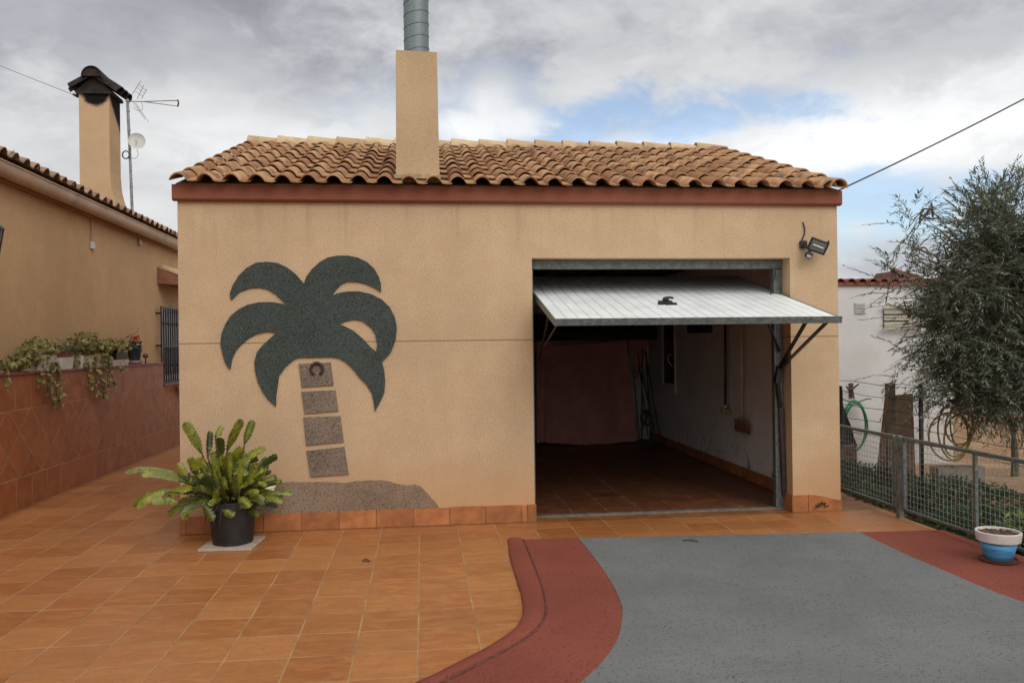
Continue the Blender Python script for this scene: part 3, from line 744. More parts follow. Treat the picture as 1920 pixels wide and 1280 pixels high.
for i in range(len(segs)-1):
    y0, y1 = segs[i], segs[i+1]; vs = [(x, y, gz(y)+z) for y in (y0, y1) for x, z in gp]
    mb.add(vs, [(k, (k+1) % n, n+(k+1) % n, n+k) for k in range(n)])
mb.build('gutter', pm('gutter_beige', (.40, .27, .165), .12, 2, .45, .1, 30), h, smooth=True, sharp=50)
for yy in (-4, -.7, 2.85, 6.1, 9.4):
    mb = MB()
    for dy in (-.035, .0, .035):
        vs = [(x-(.0 if x < -4.06 else -.004), y, gz(y)+z-(.004 if x > -4.1 else 0)) for y in (yy+dy-.006, yy+dy+.006) for x, z in gp[1:10]]
        n9 = 9; mb.add(vs, [(k, k+1, n9+k+1, n9+k) for k in range(8)])
    mb.build('gutter_joint', pm('gutter_joint', (.45, .33, .22), .1, 4, .5), h)
# roof of the house: slope rising to the left
ha = math.cos(R(18)); hs = math.sin(R(18))
mb = MB(); clay_rows(mb, (-4.025, -6.2, 3.515+.06), (0, 1, -.0095), (-ha, 0, hs), (hs, 0, ha), 72, 9, w=.228, ex=.378)
mb.build('roof_tiles', roof_tile_mat('house_roof_clay', (.27, .145, .09), (.40, .26, .17), (.22, .12, .08), (.10, .085, .075)), h, smooth=True, sharp=40)
mb = MB(); mb.add([(-4.10, -8, 3.53), (-4.10, 11, 3.35), (-7.6, 11, 3.35+3.5*.325), (-7.6, -8, 3.53+3.5*.325), (-11.2, -8, 3.53), (-11.2, 11, 3.35)], [(0, 1, 2, 3), (3, 2, 5, 4)]); mb.build('roof_deck', M_mortar, h)
for k in range(14):     # lichen tufts and mortar lumps on the tile ends
    y_ = -1+k*.62+rnd(-.2, .2); mb = MB()
    for q in range(5): mb.tube([(-4.03+rnd(-.02, .02), y_+rnd(-.02, .02), gz(y_)+.085), (-4.03+rnd(-.03, .03), y_+rnd(-.04, .04), gz(y_)+.12+rnd(0, .03))], .005, 4)
    mb.build('lichen', pm('lichen', (.30, .27, .2), .3, 20, .9), h)
# chimney with soot
def soot(t, P, s, c):
    # front: soot halo round the smoke hole, side: streak
    dx = t.math('SUBTRACT', s[0], -5.0); dz = t.math('SUBTRACT', s[2], 5.62)
    r_ = t.math('SQRT', t.math('ADD', t.math('POWER', dx, 2), t.math('POWER', dz, 2)))
    r_ = t.math('ADD', r_, t.math('MULTIPLY', t.math('SUBTRACT', t.noise(P, 9, 4), .5), .12))
    a = t.math('MULTIPLY', t.ramp(r_, .17, .25, 1, 0), t.math('LESS_THAN', s[1], 6.02))
    sy = t.math('MULTIPLY', t.math('SUBTRACT', s[1], 6.0), 1.05)
    d2 = t.math('ADD', t.math('ADD', s[2], sy), t.math('MULTIPLY', t.noise(P, 8, 4), .1))
    b_ = t.math('MULTIPLY', t.ramp(d2, 5.56, 5.70, 0, 1), t.math('GREATER_THAN', s[0], -4.81))
    return t.mix(t.math('MAXIMUM', a, b_), c, (.008, .006, .005))
mb = MB(); x0, x1, y0, y1 = -5.25, -4.80, 6.0, 6.46
vs = []
for z_, fr, fl in ((3.5, .22, .0), (4.0, .05, 0), (4.15, .018, 0), (4.4, .0, 0), (5.62, 0, 0)):
    vs += [(x0, y0, z_), (x1+fr, y0, z_), (x1+fr, y1, z_), (x0, y1, z_)]
fs = [(16, 17, 18, 19)]
for k in range(4):
    for i in range(4): j = (i+1) % 4; fs.append((k*4+i, k*4+j, (k+1)*4+j, (k+1)*4+i))
mb.add(vs, fs); hc = mb.build('chimney', stucco('sooty_stucco', (.54, .37, .22), .35, soot=soot), h)
M_soot = pm('sooty_clay', (.020, .012, .009), .6, 9, .95, .5, 40, tint=(.005, .004, .004))
M_soot2 = pm('half_sooty_clay', (.022, .012, .009), .6, 7, .9, .5, 40, tint=(.01, .007, .005))
mb = MB()
mb.box(x0-.04, x1+.04, y0-.035, y1+.035, 5.595, 5.63)
mb.build('cap_slab', M_soot, hc)
mb = MB(); cx = (x0+x1)/2
for yy in (y0-.02, y0+.16, y0+.34):
    half_barrel(mb, (cx+.02, yy+.06, 5.88), (cx-.33, yy+.06, 5.66), .11, .12, up=(0, 0, 1)); half_barrel(mb, (cx-.02, yy+.06, 5.88), (cx+.36, yy+.06, 5.62), .11, .12)
half_barrel(mb, (cx-.30, y0+.02, 5.67), (cx-.34, y0-.0, 5.63), .05, .06)
mb.prism([(cx-.28, 5.631), (cx+.28, 5.631), (cx+.02, 5.87), (cx-.02, 5.87)], y0-.01, y1)
mb.build('cap_tiles', M_soot, hc, smooth=True, sharp=40)
mb = MB(); half_barrel(mb, (cx+.01, y0-.12, 5.845), (cx+.01, y1+.06, 5.86), .155, .13, n=14, arc=PI*1.15)
mb.prism([(cx+.01+.14*math.cos(a), 5.845+.15*math.sin(a)) for a in [PI*k/10 for k in range(11)]], y0-.10, y0-.08); mb.build('cap_ridge', M_soot2, hc, smooth=True, sharp=40)
# switch box and conduits (fixed to the wall)
mb = MB(); mb.box(HX+.001, HX+.035, 3.67, 3.76, 2.895, 2.99, bev=.006); mb.build('switch_box', M_white, h)
mb = MB(); mb.tube([(HX+.012, 3.70, 2.99), (HX+.012, 3.70, 3.29)], .009, 6)
mb.tube([(HX+.012, 3.70, 3.285), (HX+.012, 6.0, 3.265), (HX+.012, 8.5, 3.24)], .009, 6); mb.box(HX+.001, HX+.04, 5.40, 5.50, 3.16, 3.25, bev=.006)
mb.build('conduit', pm('conduit_beige', (.40, .29, .2), .1, 9, .5), h)
# window with grille and small tiled canopy
mb = MB(); mb.box(HX-.12, HX+.003, 6.50, 7.6, 1.06, 2.27); wn_ = mb.build('window', pm('window_dark', (.02, .022, .025), .2, 4, .3), h)
mb = MB()
for (a, b_) in ((6.50, 6.56), (7.00, 7.06), (7.52, 7.6)): mb.box(HX+.004, HX+.02, a, b_, 1.06, 2.27)
mb.box(HX+.004, HX+.02, 6.57, 7.51, 2.20, 2.27); mb.box(HX+.004, HX+.018, 6.57, 6.99, 1.62, 2.19); mb.box(HX+.004, HX+.018, 7.07, 7.51, 1.62, 2.19); mb.box(HX+.004, HX+.018, 6.57, 7.51, 1.06, 1.16)
mb.build('frame', pm('window_white', (.42, .45, .50), .1, 4, .5), wn_)
cn_b = MB(); cn_b.prism([(HX+.001, 2.65), (-3.80, 2.62), (-3.80, 2.71), (HX+.001, 2.91)], 6.30, 6.36); cn_b.prism([(HX+.001, 2.65), (-3.80, 2.62), (-3.80, 2.66), (HX+.001, 2.69)], 6.361, 8.0)
cn_b.build('canopy', pm('canopy_red', (.22, .095, .055), .2, 8, .8, .3, 60), h)
mb = MB(); clay_rows(mb, (-3.77, 6.33, 2.72), (0, 1, 0), (-.9, 0, .43), (.43, 0, .9), 7, 1, w=.228, ex=.38); mb.build('canopy_tiles', M_ridge, h, smooth=True, sharp=40)
gr_ = thing('window_grille', 'black wrought iron grille standing proud of the house window', 'window grille', (-4.12, 6.9, 1.02))
mb = MB(); GXX = -4.115; GA, GB = 6.20, 7.7
mb.box(GXX-.012, GXX+.012, GA, GB, 2.25, 2.275); mb.box(GXX-.012, GXX+.012, GA, GB, 1.03, 1.055); mb.box(GXX-.012, GXX+.012, GA, GB, 1.62, 1.64)
for z_ in (1.16, 1.63, 2.15): mb.box(HX+.001, GXX, GA, GA+.03, z_, z_+.03)
mb.build('rail', M_iron, gr_)
mb = MB(); y = GA; k = 0
while y < GB:
    mb.box(GXX-.010, GXX+.010, y, y+.022, 1.056, 2.249)
    if k % 2: mb.box(GXX-.018, GXX+.018, y-.008, y+.03, 1.98, 2.02, bev=.006); mb.box(GXX-.018, GXX+.018, y-.008, y+.03, 1.30, 1.34, bev=.006)
    y += .118; k += 1
mb.build('bars', M_iron, gr_)
# flower tray under the window
mb = MB(); mb.box(-3.975, -3.83, 6.5, 7.3, .88, .98, bev=.01); tag(mb.build('flower_trough', M_cope), 'red flower trough hooked under the barred window', 'planter')
# wall lantern, mostly beyond the left edge
ln = thing('wall_lantern', 'black wall lantern at the left edge of the house wall', 'lantern', (-3.9, .72, 2.5))
mb = MB(); lc = Vector((-3.93, .72, 2.63))
mb.lathe([(.02, .22), (.03, .20), (.13, .115), (.135, .10), (.12, .10)], lc, 4, M=Matrix.Rotation(R(45), 4, 'Z')); mb.build('roof', M_iron, ln)
mb = MB()
for sx, sy in ((1, 1), (1, -1), (-1, 1), (-1, -1)): mb.bar(lc+Vector((sx*.085, sy*.085, .10)), lc+Vector((sx*.055, sy*.055, -.16)), .012)
mb.box(lc.x-.06, lc.x+.06, lc.y-.06, lc.y+.06, lc.z-.175, lc.z-.16); mb.build('frame', M_iron, ln)
mb = MB(); mb.lathe([(.07, -.158), (.108, .098)], lc, 4, M=Matrix.Rotation(R(45), 4, 'Z')); mb.build('glass', M_glass, ln)
mb = MB(); mb.tube(curve_pts([(HX, .78, 2.75), (-4.08, .78, 2.78), (-3.98, .78, 2.86), (-3.93, .78, 2.82)], 5), .01, 6); mb.box(HX+.001, HX+.02, .74, .82, 2.66, 2.84); mb.build('bracket', M_iron, ln)

# ------------------------------------------------------------------ antenna mast on the house roof
an = thing('antenna_mast', 'grey metal mast with television aerial and small dish behind the house roof', 'antenna', (-4.50, 6.1, 3.6))
M_mast = pm('mast_metal', (.22, .22, .23), .35, 18, .5, .1, 60, metal=.4)
mb = MB(); mb.tube([(-4.50, 6.1, 3.60), (-4.555, 6.1, 5.56)], [.024, .019], 8); 
for z_ in (4.15, 4.75, 5.05, 5.36): mb.lathe([(.026, 0), (.026, .02)], (-4.50-.028*(z_-3.6), 6.1, z_), 8)
mb.build('mast', M_mast, an, smooth=True, sharp=40)
mb = MB(); ax, az = -4.52, 5.515
mb.tube([(ax-.07, 6.08, az), (ax+.2, 6.08, az+.0), (-3.80, 6.08, az+.03)], .008, 6); mb.tube([(ax+.2, 6.08, az), (-3.80, 6.08, az-.06)], .007, 6)
for s_ in (0, .07, .14):      # upper reflector rods
    mb.tube([(ax+.07+s_, 6.0, az+.0+s_*.15+.09*(s_ == 0)), (ax+.20+s_*.62, 6.0, az+.30-s_*.9)], .005, 5)
for s_ in (.25, .5, .75): mb.tube([(ax+.07+.13*s_+.0, 6.0, az+.09+.21*s_), (ax+.21+.10*s_, 6.0, az+.02+.16*s_)], .004, 5)
mb.tube([(ax+.06, 6.0, az), (ax+.26, 6.0, az-.30)], .007, 6); mb.tube([(ax+.06, 6.16, az), (ax+.26, 6.16, az-.30)], .005, 6)
mb.build('aerial', pm('aerial_metal', (.30, .30, .31), .2, 20, .4, metal=.5), an)
mb = MB(); mb.tube(curve_pts([(-3.79, 6.08, az+.04), (-3.775, 6.08, az-.01), (-3.79, 6.08, az-.07)], 4), .013, 6); mb.build('end_cap', pm('aerial_red', (.10, .035, .03), .2, 20, .6), an)
mb = MB(); DMx = Matrix.Rotation(R(78), 4, 'X') @ Matrix.Rotation(R(0), 4, 'Y')
DMx = Matrix.Rotation(R(18), 4, 'Z') @ Matrix.Rotation(R(-80), 4, 'X')
prof = [(0.0, .0), (.04, .003), (.08, .010), (.118, .022), (.128, .03), (.128, .024), (.118, .015), (.08, .003), (.0, -.008)]
mb.lathe(prof, (-4.395, 6.02, 4.865), 28, M=Matrix.Rotation(R(12), 4, 'Z') @ Matrix.Rotation(R(82), 4, 'X'))
ds = mb.build('dish', pm('dish_grey', (.50, .50, .47), .08, 6, .5), an, smooth=True, sharp=60)
mb = MB(); mb.tube([(-4.395, 6.02, 4.865), (-4.385, 5.95, 4.86)], .007, 6); mb.lathe([(0, 0), (.028, .004), (.028, .01), (0, .012)], (-4.385, 5.945, 4.86), 12, M=Matrix.Rotation(R(90), 4, 'X')); mb.build('feed_arm', pm('dish_grey', (.5, .5, .47)), ds)
mb = MB(); cyc = []
for k in range(41): a = k/40*2*PI*3; cyc.append((-4.575+(.05+.004*math.sin(k))*math.cos(a), 6.05+.003*math.sin(k*1.7), 4.66+(.062)*math.sin(a)))
mb.tube(cyc, .009, 5); mb.build('cable_coil', M_black, an, smooth=True)
mb = MB(); mb.tube(curve_pts([(-4.40, 6.03, 4.74), (-4.38, 6.03, 4.66), (-4.43, 6.03, 4.60), (-4.51, 6.06, 4.63)], 5), .005, 5); mb.tube(curve_pts([(ax+.19, 6.06, az-.02), (ax+.20, 6.06, az-.13), (ax+.13, 6.06, az-.15), (ax+.06, 6.06, az-.10)], 5), .004, 5)
mb.tube(curve_pts([(ax-.05, 6.08, az-.02), (-4.565, 6.09, 5.2), (-4.55, 6.08, 4.9), (-4.54, 6.08, 4.7)], 5), .004, 5); mb.build('aerial_cable', pm('pale_cable', (.32, .31, .3)), an)
# cables in the air
mb = MB(); A = Vector((-5.30, 6.1, 5.58)); B = Vector((-12.5, 6.6, 8.9))
pts = [A.lerp(B, k/20)-Vector((0, 0, .5*(k/20)*(1-k/20))) for k in range(21)]; mb.tube(pts, .0035, 5)
wire = thing('overhead_wire', 'thin wire running from the sooty chimney to the upper left', 'wire', tuple(A))
mb.build('wire', M_black, wire, smooth=True)
mb = MB(); mb.tube([A+Vector((.05, 0, -.02)), A+Vector((-.02, 0, .01)), A+Vector((-.08, 0, .035))], [.014, .026, .014], 8); mb.build('insulator', M_black, wire, smooth=True)
mb = MB(); A = Vector((3.975, .0, 3.02)); B = Vector((9.6, .8, 5.85))
pts = [A.lerp(B, k/24)-Vector((0, 0, .35*4*(k/24)*(1-k/24)*.25)) for k in range(25)]
mb.tube(pts, .008, 6); o2 = mb.build('power_cable', pm('cable_grey', (.05, .045, .045), .2, 30, .7), smooth=True); tag(o2, 'twisted dark power cable rising from the right roof corner', 'cable')

# ------------------------------------------------------------------ big potted plant
def leaf_strip(mb, pts, width, n=14, wav=.16, fold=.25, up=Vector((0, -1, .3)), freq=8.5, ph=0):
    P_ = curve_pts(pts, max(2, n//(len(pts)-1))); N = len(P_); vs = []
    for i, p in enumerate(P_):
        t_ = i/(N-1); d_ = (P_[min(i+1, N-1)]-P_[max(i-1, 0)]).normalized()
        x = d_.cross(up).normalized(); nn = x.cross(d_).normalized()
        w = width*(.32+.68*min(1, t_*3.2))*(1 if t_ < .8 else math.sqrt(max(0.03, 1-((t_-.8)/.205)**2)))
        sc = 1+wav*(2*abs(math.sin(t_*freq*PI+ph))-1)
        sc2 = 1+wav*(2*abs(math.sin(t_*freq*PI+ph+1.2))-1)
        vs += [p-x*w*sc/2-nn*w*fold*.5, p-x*w*.22-nn*w*fold*.06, p+nn*w*.03, p+x*w*.22-nn*w*fold*.06, p+x*w*sc2/2-nn*w*fold*.5]
    mb.add(vs, [(i*5+k, i*5+k+1, (i+1)*5+k+1, (i+1)*5+k) for i in range(N-1) for k in range(4)])
m, t, bs, geo = new_mat('cactus_leaf'); P = geo.outputs['Position']; r_ = geo.outputs['Random Per Island']
c = t.mix(t.ramp(r_, .1, .9), (.025, .040, .006), (.19, .20, .020))
c = t.mix(t.ramp(t.noise(P, 14, 4, .6), .5, .72, 0, .75), c, (.30, .29, .04))
c = t.mix(t.ramp(t.noise(P, 30, 4, .7), .5, .66, 0, .8), c, (.03, .045, .010))
c = t.mix(t.ramp(t.noise(P, 22, 4, .7), .64, .72, 0, .7), c, (.14, .09, .03))
fin(t, bs, c, .42, t.noise(P, 60, 3), .25, .005, 0, .4); M_cact = m
PX, PY = -1.51, -.43
pl = thing('potted_plant', 'large leafy cactus with scalloped leaves in a black pot at the garage corner', 'potted plant', (PX, PY, .02))
mb = MB(); mb.lathe([(.150, .022), (.158, .03), (.176, .2), (.192, .352), (.192, .37), (.180, .37), (.178, .34), (0, .335)], (PX, PY, 0), 36); mb.build('pot', M_black, pl, smooth=True, sharp=35)
mb = MB(); mb.lathe([(.176, .335), (.10, .348), (0, .352)], (PX, PY, 0), 20); mb.build('soil', pm('pot_soil', (.045, .03, .02), .5, 40, .95, .8, 60), pl)
LV = [((650,385),(525,125),90),((740,400),(745,190),60),((800,250),(840,150),60),((800,430),(800,260),90),((850,370),(990,110),80),((890,330),(960,220),60),((1010,310),(1070,120),72),((830,560),(1010,340),92),((930,490),(1190,350),76),((1040,480),(1110,430),60),((1155,490),(1295,405),66),((890,540),(1055,550),64),((1080,590),(1195,530),66),((920,620),(1080,610),58),((1050,700),(1190,770),70),((990,720),(1090,800),84),((720,780),(800,900),74),((870,820),(960,870),72),((785,740),(835,670),66),((560,600),(95,510),58),((540,610),(210,530),76),((470,680),(130,790),72),((440,670),(215,780),70),((700,560),(545,650),72),((640,650),(420,715),72),((500,770),(330,745),70),((560,780),(425,870),66),((660,770),(545,905),70),((560,560),(490,450),72),((600,500),(735,420),90),((700,490),(780,540),70),((640,560),(600,400),70),((760,520),(740,380),80),((900,600),(870,400),84),((960,560),(900,420),70),((1120,620),(1210,640),50),((600,640),(520,560),70),((700,700),(640,600),80)]
lb = MB(); stems = MB()
def c2w(cx, cy, dy): return Vector((PX+(cx-905)*.00098, PY+dy, .37-(cy-770)*.00098))
base = Vector((PX, PY, .34))
def one_leaf(B, T, w, curl):
    B, T = Vector(B), Vector(T); d_ = T-B; mid = B.lerp(T, .5)+Vector((0, 0, curl*d_.length))
    q = mid.lerp(T, .5)+Vector((0, 0, curl*.4*d_.length))
    leaf_strip(lb, [B, B.lerp(mid, .5)+Vector((0, 0, curl*.3*d_.length)), mid, q, T], w, 36, .17, rnd(-.5, .9), up=Vector((rnd(-.35, .35), -1, rnd(.1, .8))), freq=max(4, d_.length/.028), ph=rnd(0, 3))
for (b_, t_, w) in LV:
    low = t_[1] > 640; dy0 = rnd(-.16, -.03) if low else rnd(-.12, .10); dy1 = dy0+rnd(-.10, .06)
    if t_[1] > 780 and t_[0] > 700: dy0 = -.19; dy1 = -.22
    B = c2w(*b_, dy0); T = c2w(*t_, dy1); one_leaf(B, T, w*.00084, .05 if t_[1] < 500 else .10)
    src = base+Vector((max(-.15, min(.15, (B.x-PX)*.4)), dy0*.5, 0))
    stems.tube(curve_pts([src, src.lerp(B, .5)+Vector((0, 0, .03)), B, B.lerp(T, .15)], 3), .006, 5)
for k in range(135):
    a = rnd(0, 2*PI); el = rnd(-.25, 1.35); r0 = rnd(.02, .12); L = rnd(.12, .30)
    dir_ = Vector((math.cos(a)*math.cos(el), math.sin(a)*math.cos(el)*.8, math.sin(el)))
    B = base+Vector((math.cos(a)*r0, math.sin(a)*r0, rnd(0, .10)))+dir_*rnd(.0, .13); T = B+dir_*L
    if T.y > -.03: T.y = -.03-rnd(0, .05)
    if T.z < .22: T.z = .22+rnd(0, .1)
    one_leaf(B, T, rnd(.038, .056), rnd(0, .14))
    stems.tube([base+Vector((math.cos(a)*r0*.5, math.sin(a)*r0*.5, 0)), B, B.lerp(T, .2)], .005, 5)
lb.build('foliage', M_cact, pl, smooth=True)
stems.build('stems', pm('cactus_stem', (.05, .045, .02), .4, 30, .7), pl)
fb = MB(); F = c2w(1230, 660, -.16)
for k in range(5):
    a = k*.7; T = F+Vector((rnd(-.02, .06), rnd(-.03, .02), rnd(-.02, .025))); leaf_strip(fb, [F+Vector((-.03, 0, 0)), F.lerp(T, .5), T], .016, 6, .05)
fb.build('flower', pm('pale_flower', (.55, .52, .34), .2, 40, .7), pl)
rb = MB()
for k in range(26):
    a = rnd(PI*.9, PI*1.6); r0 = .19; p0 = Vector((PX+r0*math.cos(a), PY+r0*math.sin(a), .36)); rb.tube(curve_pts([p0+Vector((.02, .03, 0)), p0+Vector((rnd(-.02, .01), -.01, -.03)), p0+Vector((rnd(-.03, .02), rnd(-.02, 0), -rnd(.06, .2)))], 4), .0025, 4)
rb.build('dry_roots', pm('dry_root', (.05, .03, .02)), pl)
mb = MB(); Ms = Matrix.Translation((PX-.002, -.435, 0)) @ Matrix.Rotation(R(-4), 4, 'Z'); mb.box(-.21, .21, -.21, .21, .001, .0215, M=Ms, bev=.003)
tag(mb.build('paving_slab', pm('pale_slab', (.40, .32, .25), .15, 6, .8, .25, 60)), 'square pale paving slab under the black plant pot', 'slab')

# ------------------------------------------------------------------ blue pot on the right
bp = thing('flower_pot', 'blue striped flower pot with white rim standing on the red border', 'flower pot', (4.135, -1.84, .0))
bc = (4.135, -1.84, 0)
m, t, bs, geo = new_mat('blue_brushed_paint'); P = geo.outputs['Position']
st = t.noise(t.scale(P, (2, 2, 26)), 2.2, 3, .6); c = t.mix(t.ramp(st, .35, .65), (.035, .19, .40), (.10, .34, .55)); c = t.mix(t.ramp(t.noise(t.scale(P, (3, 3, 40)), 2, 3), .6, .7), c, (.02, .10, .27)); fin(t, bs, c, .5, st, .1, .004); M_blue = m
mb = MB(); mb.lathe([(.088, .022), (.102, .075), (.124, .155)], bc, 36); mb.build('blue_body', M_blue, bp, smooth=True)
mb = MB(); mb.lathe([(.122, .155), (.140, .156), (.146, .19), (.149, .220), (.143, .225), (.132, .222), (.130, .205), (.0, .204)], bc, 36); mb.build('white_rim', pm('rim_white_paint', (.60, .54, .50), .08, 12, .6, .1, 60), bp, smooth=True, sharp=35)
mb = MB(); mb.lathe([(.09, .0075), (.122, .012), (.128, .028), (.122, .028), (.116, .019), (0, .017)], bc, 30); mb.build('saucer', pm('saucer_clay', (.13, .045, .03), .2, 10, .6), bp, smooth=True, sharp=40)
mb = MB()
for k in range(120):
    a = rnd(0, 2*PI); r_ = .122*math.sqrt(rnd(0, 1)); q = rnd(.006, .014); mb.lathe([(0, -q*.6), (q, -q*.2), (q*.8, q*.4), (0, q*.6)], (bc[0]+r_*math.cos(a), bc[1]+r_*math.sin(a), .209), 6)
mb.lathe([(.130, .2055), (0, .2095)], bc, 20); mb.build('soil', pm('bark_chips', (.10, .05, .03), .5, 60, .95, .8, 60, isl=.5), bp)

# ------------------------------------------------------------------ planters on the ledge
M_pothos = leaf_mat('variegated_leaf', (.085, .095, .02), (.24, .20, .055), (.34, .29, .13), .22)
M_pdark = leaf_mat('dark_ivy_leaf', (.03, .05, .018), (.09, .11, .035), None, .2)
LZ = 1.378
def heart(mb, c_, dir_, nrm, s_):
    d_ = Vector(dir_).normalized(); n_ = Vector(nrm).normalized(); x = d_.cross(n_).normalized(); n_ = x.cross(d_)
    pts = [(-.0, 0), (.42, -.12), (.52, .28), (.28, .72), (0, 1.1), (-.28, .72), (-.52, .28), (-.42, -.12)]
    cen = c_+d_*s_*.4-n_*s_*.12
    vs = [cen]+[c_+x*px_*s_+d_*py_*s_+n_*abs(px_)*s_*.25 for px_, py_ in pts]
    mb.add(vs, [(0, i+1, (i+1) % 8+1) for i in range(8)])
def trailing(name, label, y0, y1, ztop, drops, nleaf, mat, pot=None, size=.05, spread=.14):
    t_ = thing(name, label, 'plant', (-4.08, (y0+y1)/2, LZ), 'plants along the tiled ledge')
    lo = .05 if mat is M_pothos and y0 < 3.5 else .18
    lb_ = MB(); vb = MB()
    for k in range(nleaf):
        y_ = rnd(y0, y1); f_ = (y_-y0)/(y1-y0); zt = ztop(f_); z_ = LZ+lo+(zt-LZ-lo)*random.random()**.8
        x_ = -4.09+rnd(-.07, spread)
        heart(lb_, Vector((x_, y_, z_)), (rnd(-.5, 1), rnd(-1, 1), rnd(-1, .4)), (rnd(.2, 1), rnd(-1, -.1), rnd(.2, 1)), rnd(.6, 1.2)*size)
    for (yd, zd, n_) in drops:
        yy0 = yd+rnd(-.1, .1); pts = curve_pts([(-4.08, yy0, LZ+.1), (-3.97, yy0+rnd(-.03, .03), LZ+.03), (-3.955, yd+rnd(-.05, .05), (LZ+zd)/2), (-3.96, yd, zd)], 8)
        vb.tube(pts, .0035, 4)
        for k in range(n_):
            p_ = pts[int(rnd(.2, .999)*len(pts))]; heart(lb_, p_+Vector((rnd(0, .03), rnd(-.03, .03), rnd(-.02, .02))), (rnd(-.1, 1), rnd(-1, 1), rnd(-1.2, .1)), (1, rnd(-1, 0), rnd(0, .8)), rnd(.6, 1.1)*size)
    lb_.build('foliage', mat, t_)
    if vb.v: vb.build('vines', pm('vine_brown', (.07, .045, .02)), t_)
    if pot: pot(t_)
    return t_
def boxpot(y0, y1, z1, mat, x0=-4.165, x1=-3.99, name='pot', z0=None, taper=.012):
    def f_(t_):
        z0_ = LZ+.001 if z0 is None else z0
        mb = MB(); vs = []
        for z_, k in ((z0_, 1), (z1, 0)):
            for x_, y_ in ((x0+k*taper, y0+k*taper), (x1-k*taper, y0+k*taper), (x1-k*taper, y1-k*taper), (x0+k*taper, y1-k*taper)): vs.append((x_, y_, z_))
        mb.add(vs, [(3, 2, 1, 0), (4, 5, 6, 7), (0, 1, 5, 4), (1, 2, 6, 5), (2, 3, 7, 6), (3, 0, 4, 7)]); mb.build(name, mat, t_)
    return f_
random.seed(11)
trailing('trailing_plant', 'yellow green trailing plant spilling from a white trough, nearest the lantern', 1.45, 2.2, lambda f_: 1.50+.22*min(1, 2.2*f_), [(1.9, 1.12, 16), (2.0, 1.02, 18), (2.1, 1.15, 14), (2.15, 1.05, 20), (2.2, .98, 12), (1.7, 1.25, 10)], 260, M_pothos, boxpot(1.75, 2.22, 1.55, M_white), .052)
trailing('trailing_plant', 'sparse creeping stems at the far left end of the ledge', .75, 1.35, lambda f_: 1.50, [(1.0, 1.25, 8)], 60, M_pothos, None, .055)
trailing('succulent_planter', 'low dark succulents in a red trough set on a white box', 2.32, 2.68, lambda f_: 1.66, [], 60, M_pdark, boxpot(2.33, 2.66, 1.585, M_cope, name='red_trough', z0=1.515), .035)
boxpot(2.34, 2.655, 1.513, M_white, name='white_box')(bpy.data.objects['succulent_planter'])
trailing('trailing_plant', 'bushy variegated plant hanging low in the middle of the ledge', 2.80, 3.75, lambda f_: 1.70+.12*math.sin(PI*min(1, f_*1.4+.1)), [(3.0, 1.15, 14), (3.15, 1.05, 14), (3.4, 1.0, 18), (3.55, 1.12, 14), (3.3, .98, 8), (3.7, 1.1, 12)], 420, M_pothos, boxpot(2.9, 3.6, 1.53, M_white), .058)
trailing('potted_plant', 'yellow green plant in a dark pot on a white dish', 3.80, 4.45, lambda f_: 1.73, [(4.0, 1.3, 8)], 130, M_pothos, boxpot(3.98, 4.38, 1.60, M_black, z0=1.46), .05)
boxpot(3.92, 4.42, 1.455, M_white, name='dish')(bpy.data.objects['potted_plant.001'])
cy = trailing('cyclamen', 'dark potted cyclamen with small red flowers at the window end of the ledge', 4.75, 5.10, lambda f_: 1.72, [], 60, M_pdark, None, .045, .05)
mb = MB(); mb.lathe([(.075, 1.43), (.10, 1.63), (.10, 1.65), (.09, 1.65), (0, 1.63)], (-4.09, 4.92, 0), 20); mb.build('pot', pm('dark_blue_pot', (.012, .02, .03), .3, 20, .4), cy, smooth=True, sharp=40)
mb = MB(); mb.lathe([(.06, 1.379), (.10, 1.40), (.115, 1.43), (.105, 1.43), (0, 1.42)], (-4.09, 4.92, 0), 20); mb.build('dish', M_white, cy, smooth=True, sharp=40)
mb = MB()
for k in range(16): heart(mb, Vector((-4.09+rnd(-.07, .07), 4.92+rnd(-.09, .09), 1.73+rnd(-.02, .05))), (rnd(-.5, .5), rnd(-.5, .5), 1), (1, -.5, 0), .035)
mb.build('flowers', pm('red_petals', (.30, .02, .02), .2, 20, .6), cy)
mb = MB(); mb.tube([(-4.07, 5.32, LZ+.001), (-4.07, 5.32, LZ+.08)], .012, 8); mb.lathe([(0, 0), (.035, .01), (.045, .04), (.025, .065), (0, .07)], (-4.07, 5.32, LZ+.08), 12)
tag(mb.build('garden_tap', pm('brown_brass', (.08, .05, .035), .3, 30, .5), smooth=True), 'small brown tap standing on the ledge beside the cyclamen', 'tap')
mb = MB()
mb.tube(curve_pts([(-4.08, 4.2, 1.6), (-4.06, 4.5, 1.76), (-4.03, 4.8, 1.82), (-4.02, 4.9, 1.90)], 5), .004, 4); mb.build('shoot', pm('vine_brown', (.07, .045, .02)), bpy.data.objects['potted_plant.001'])

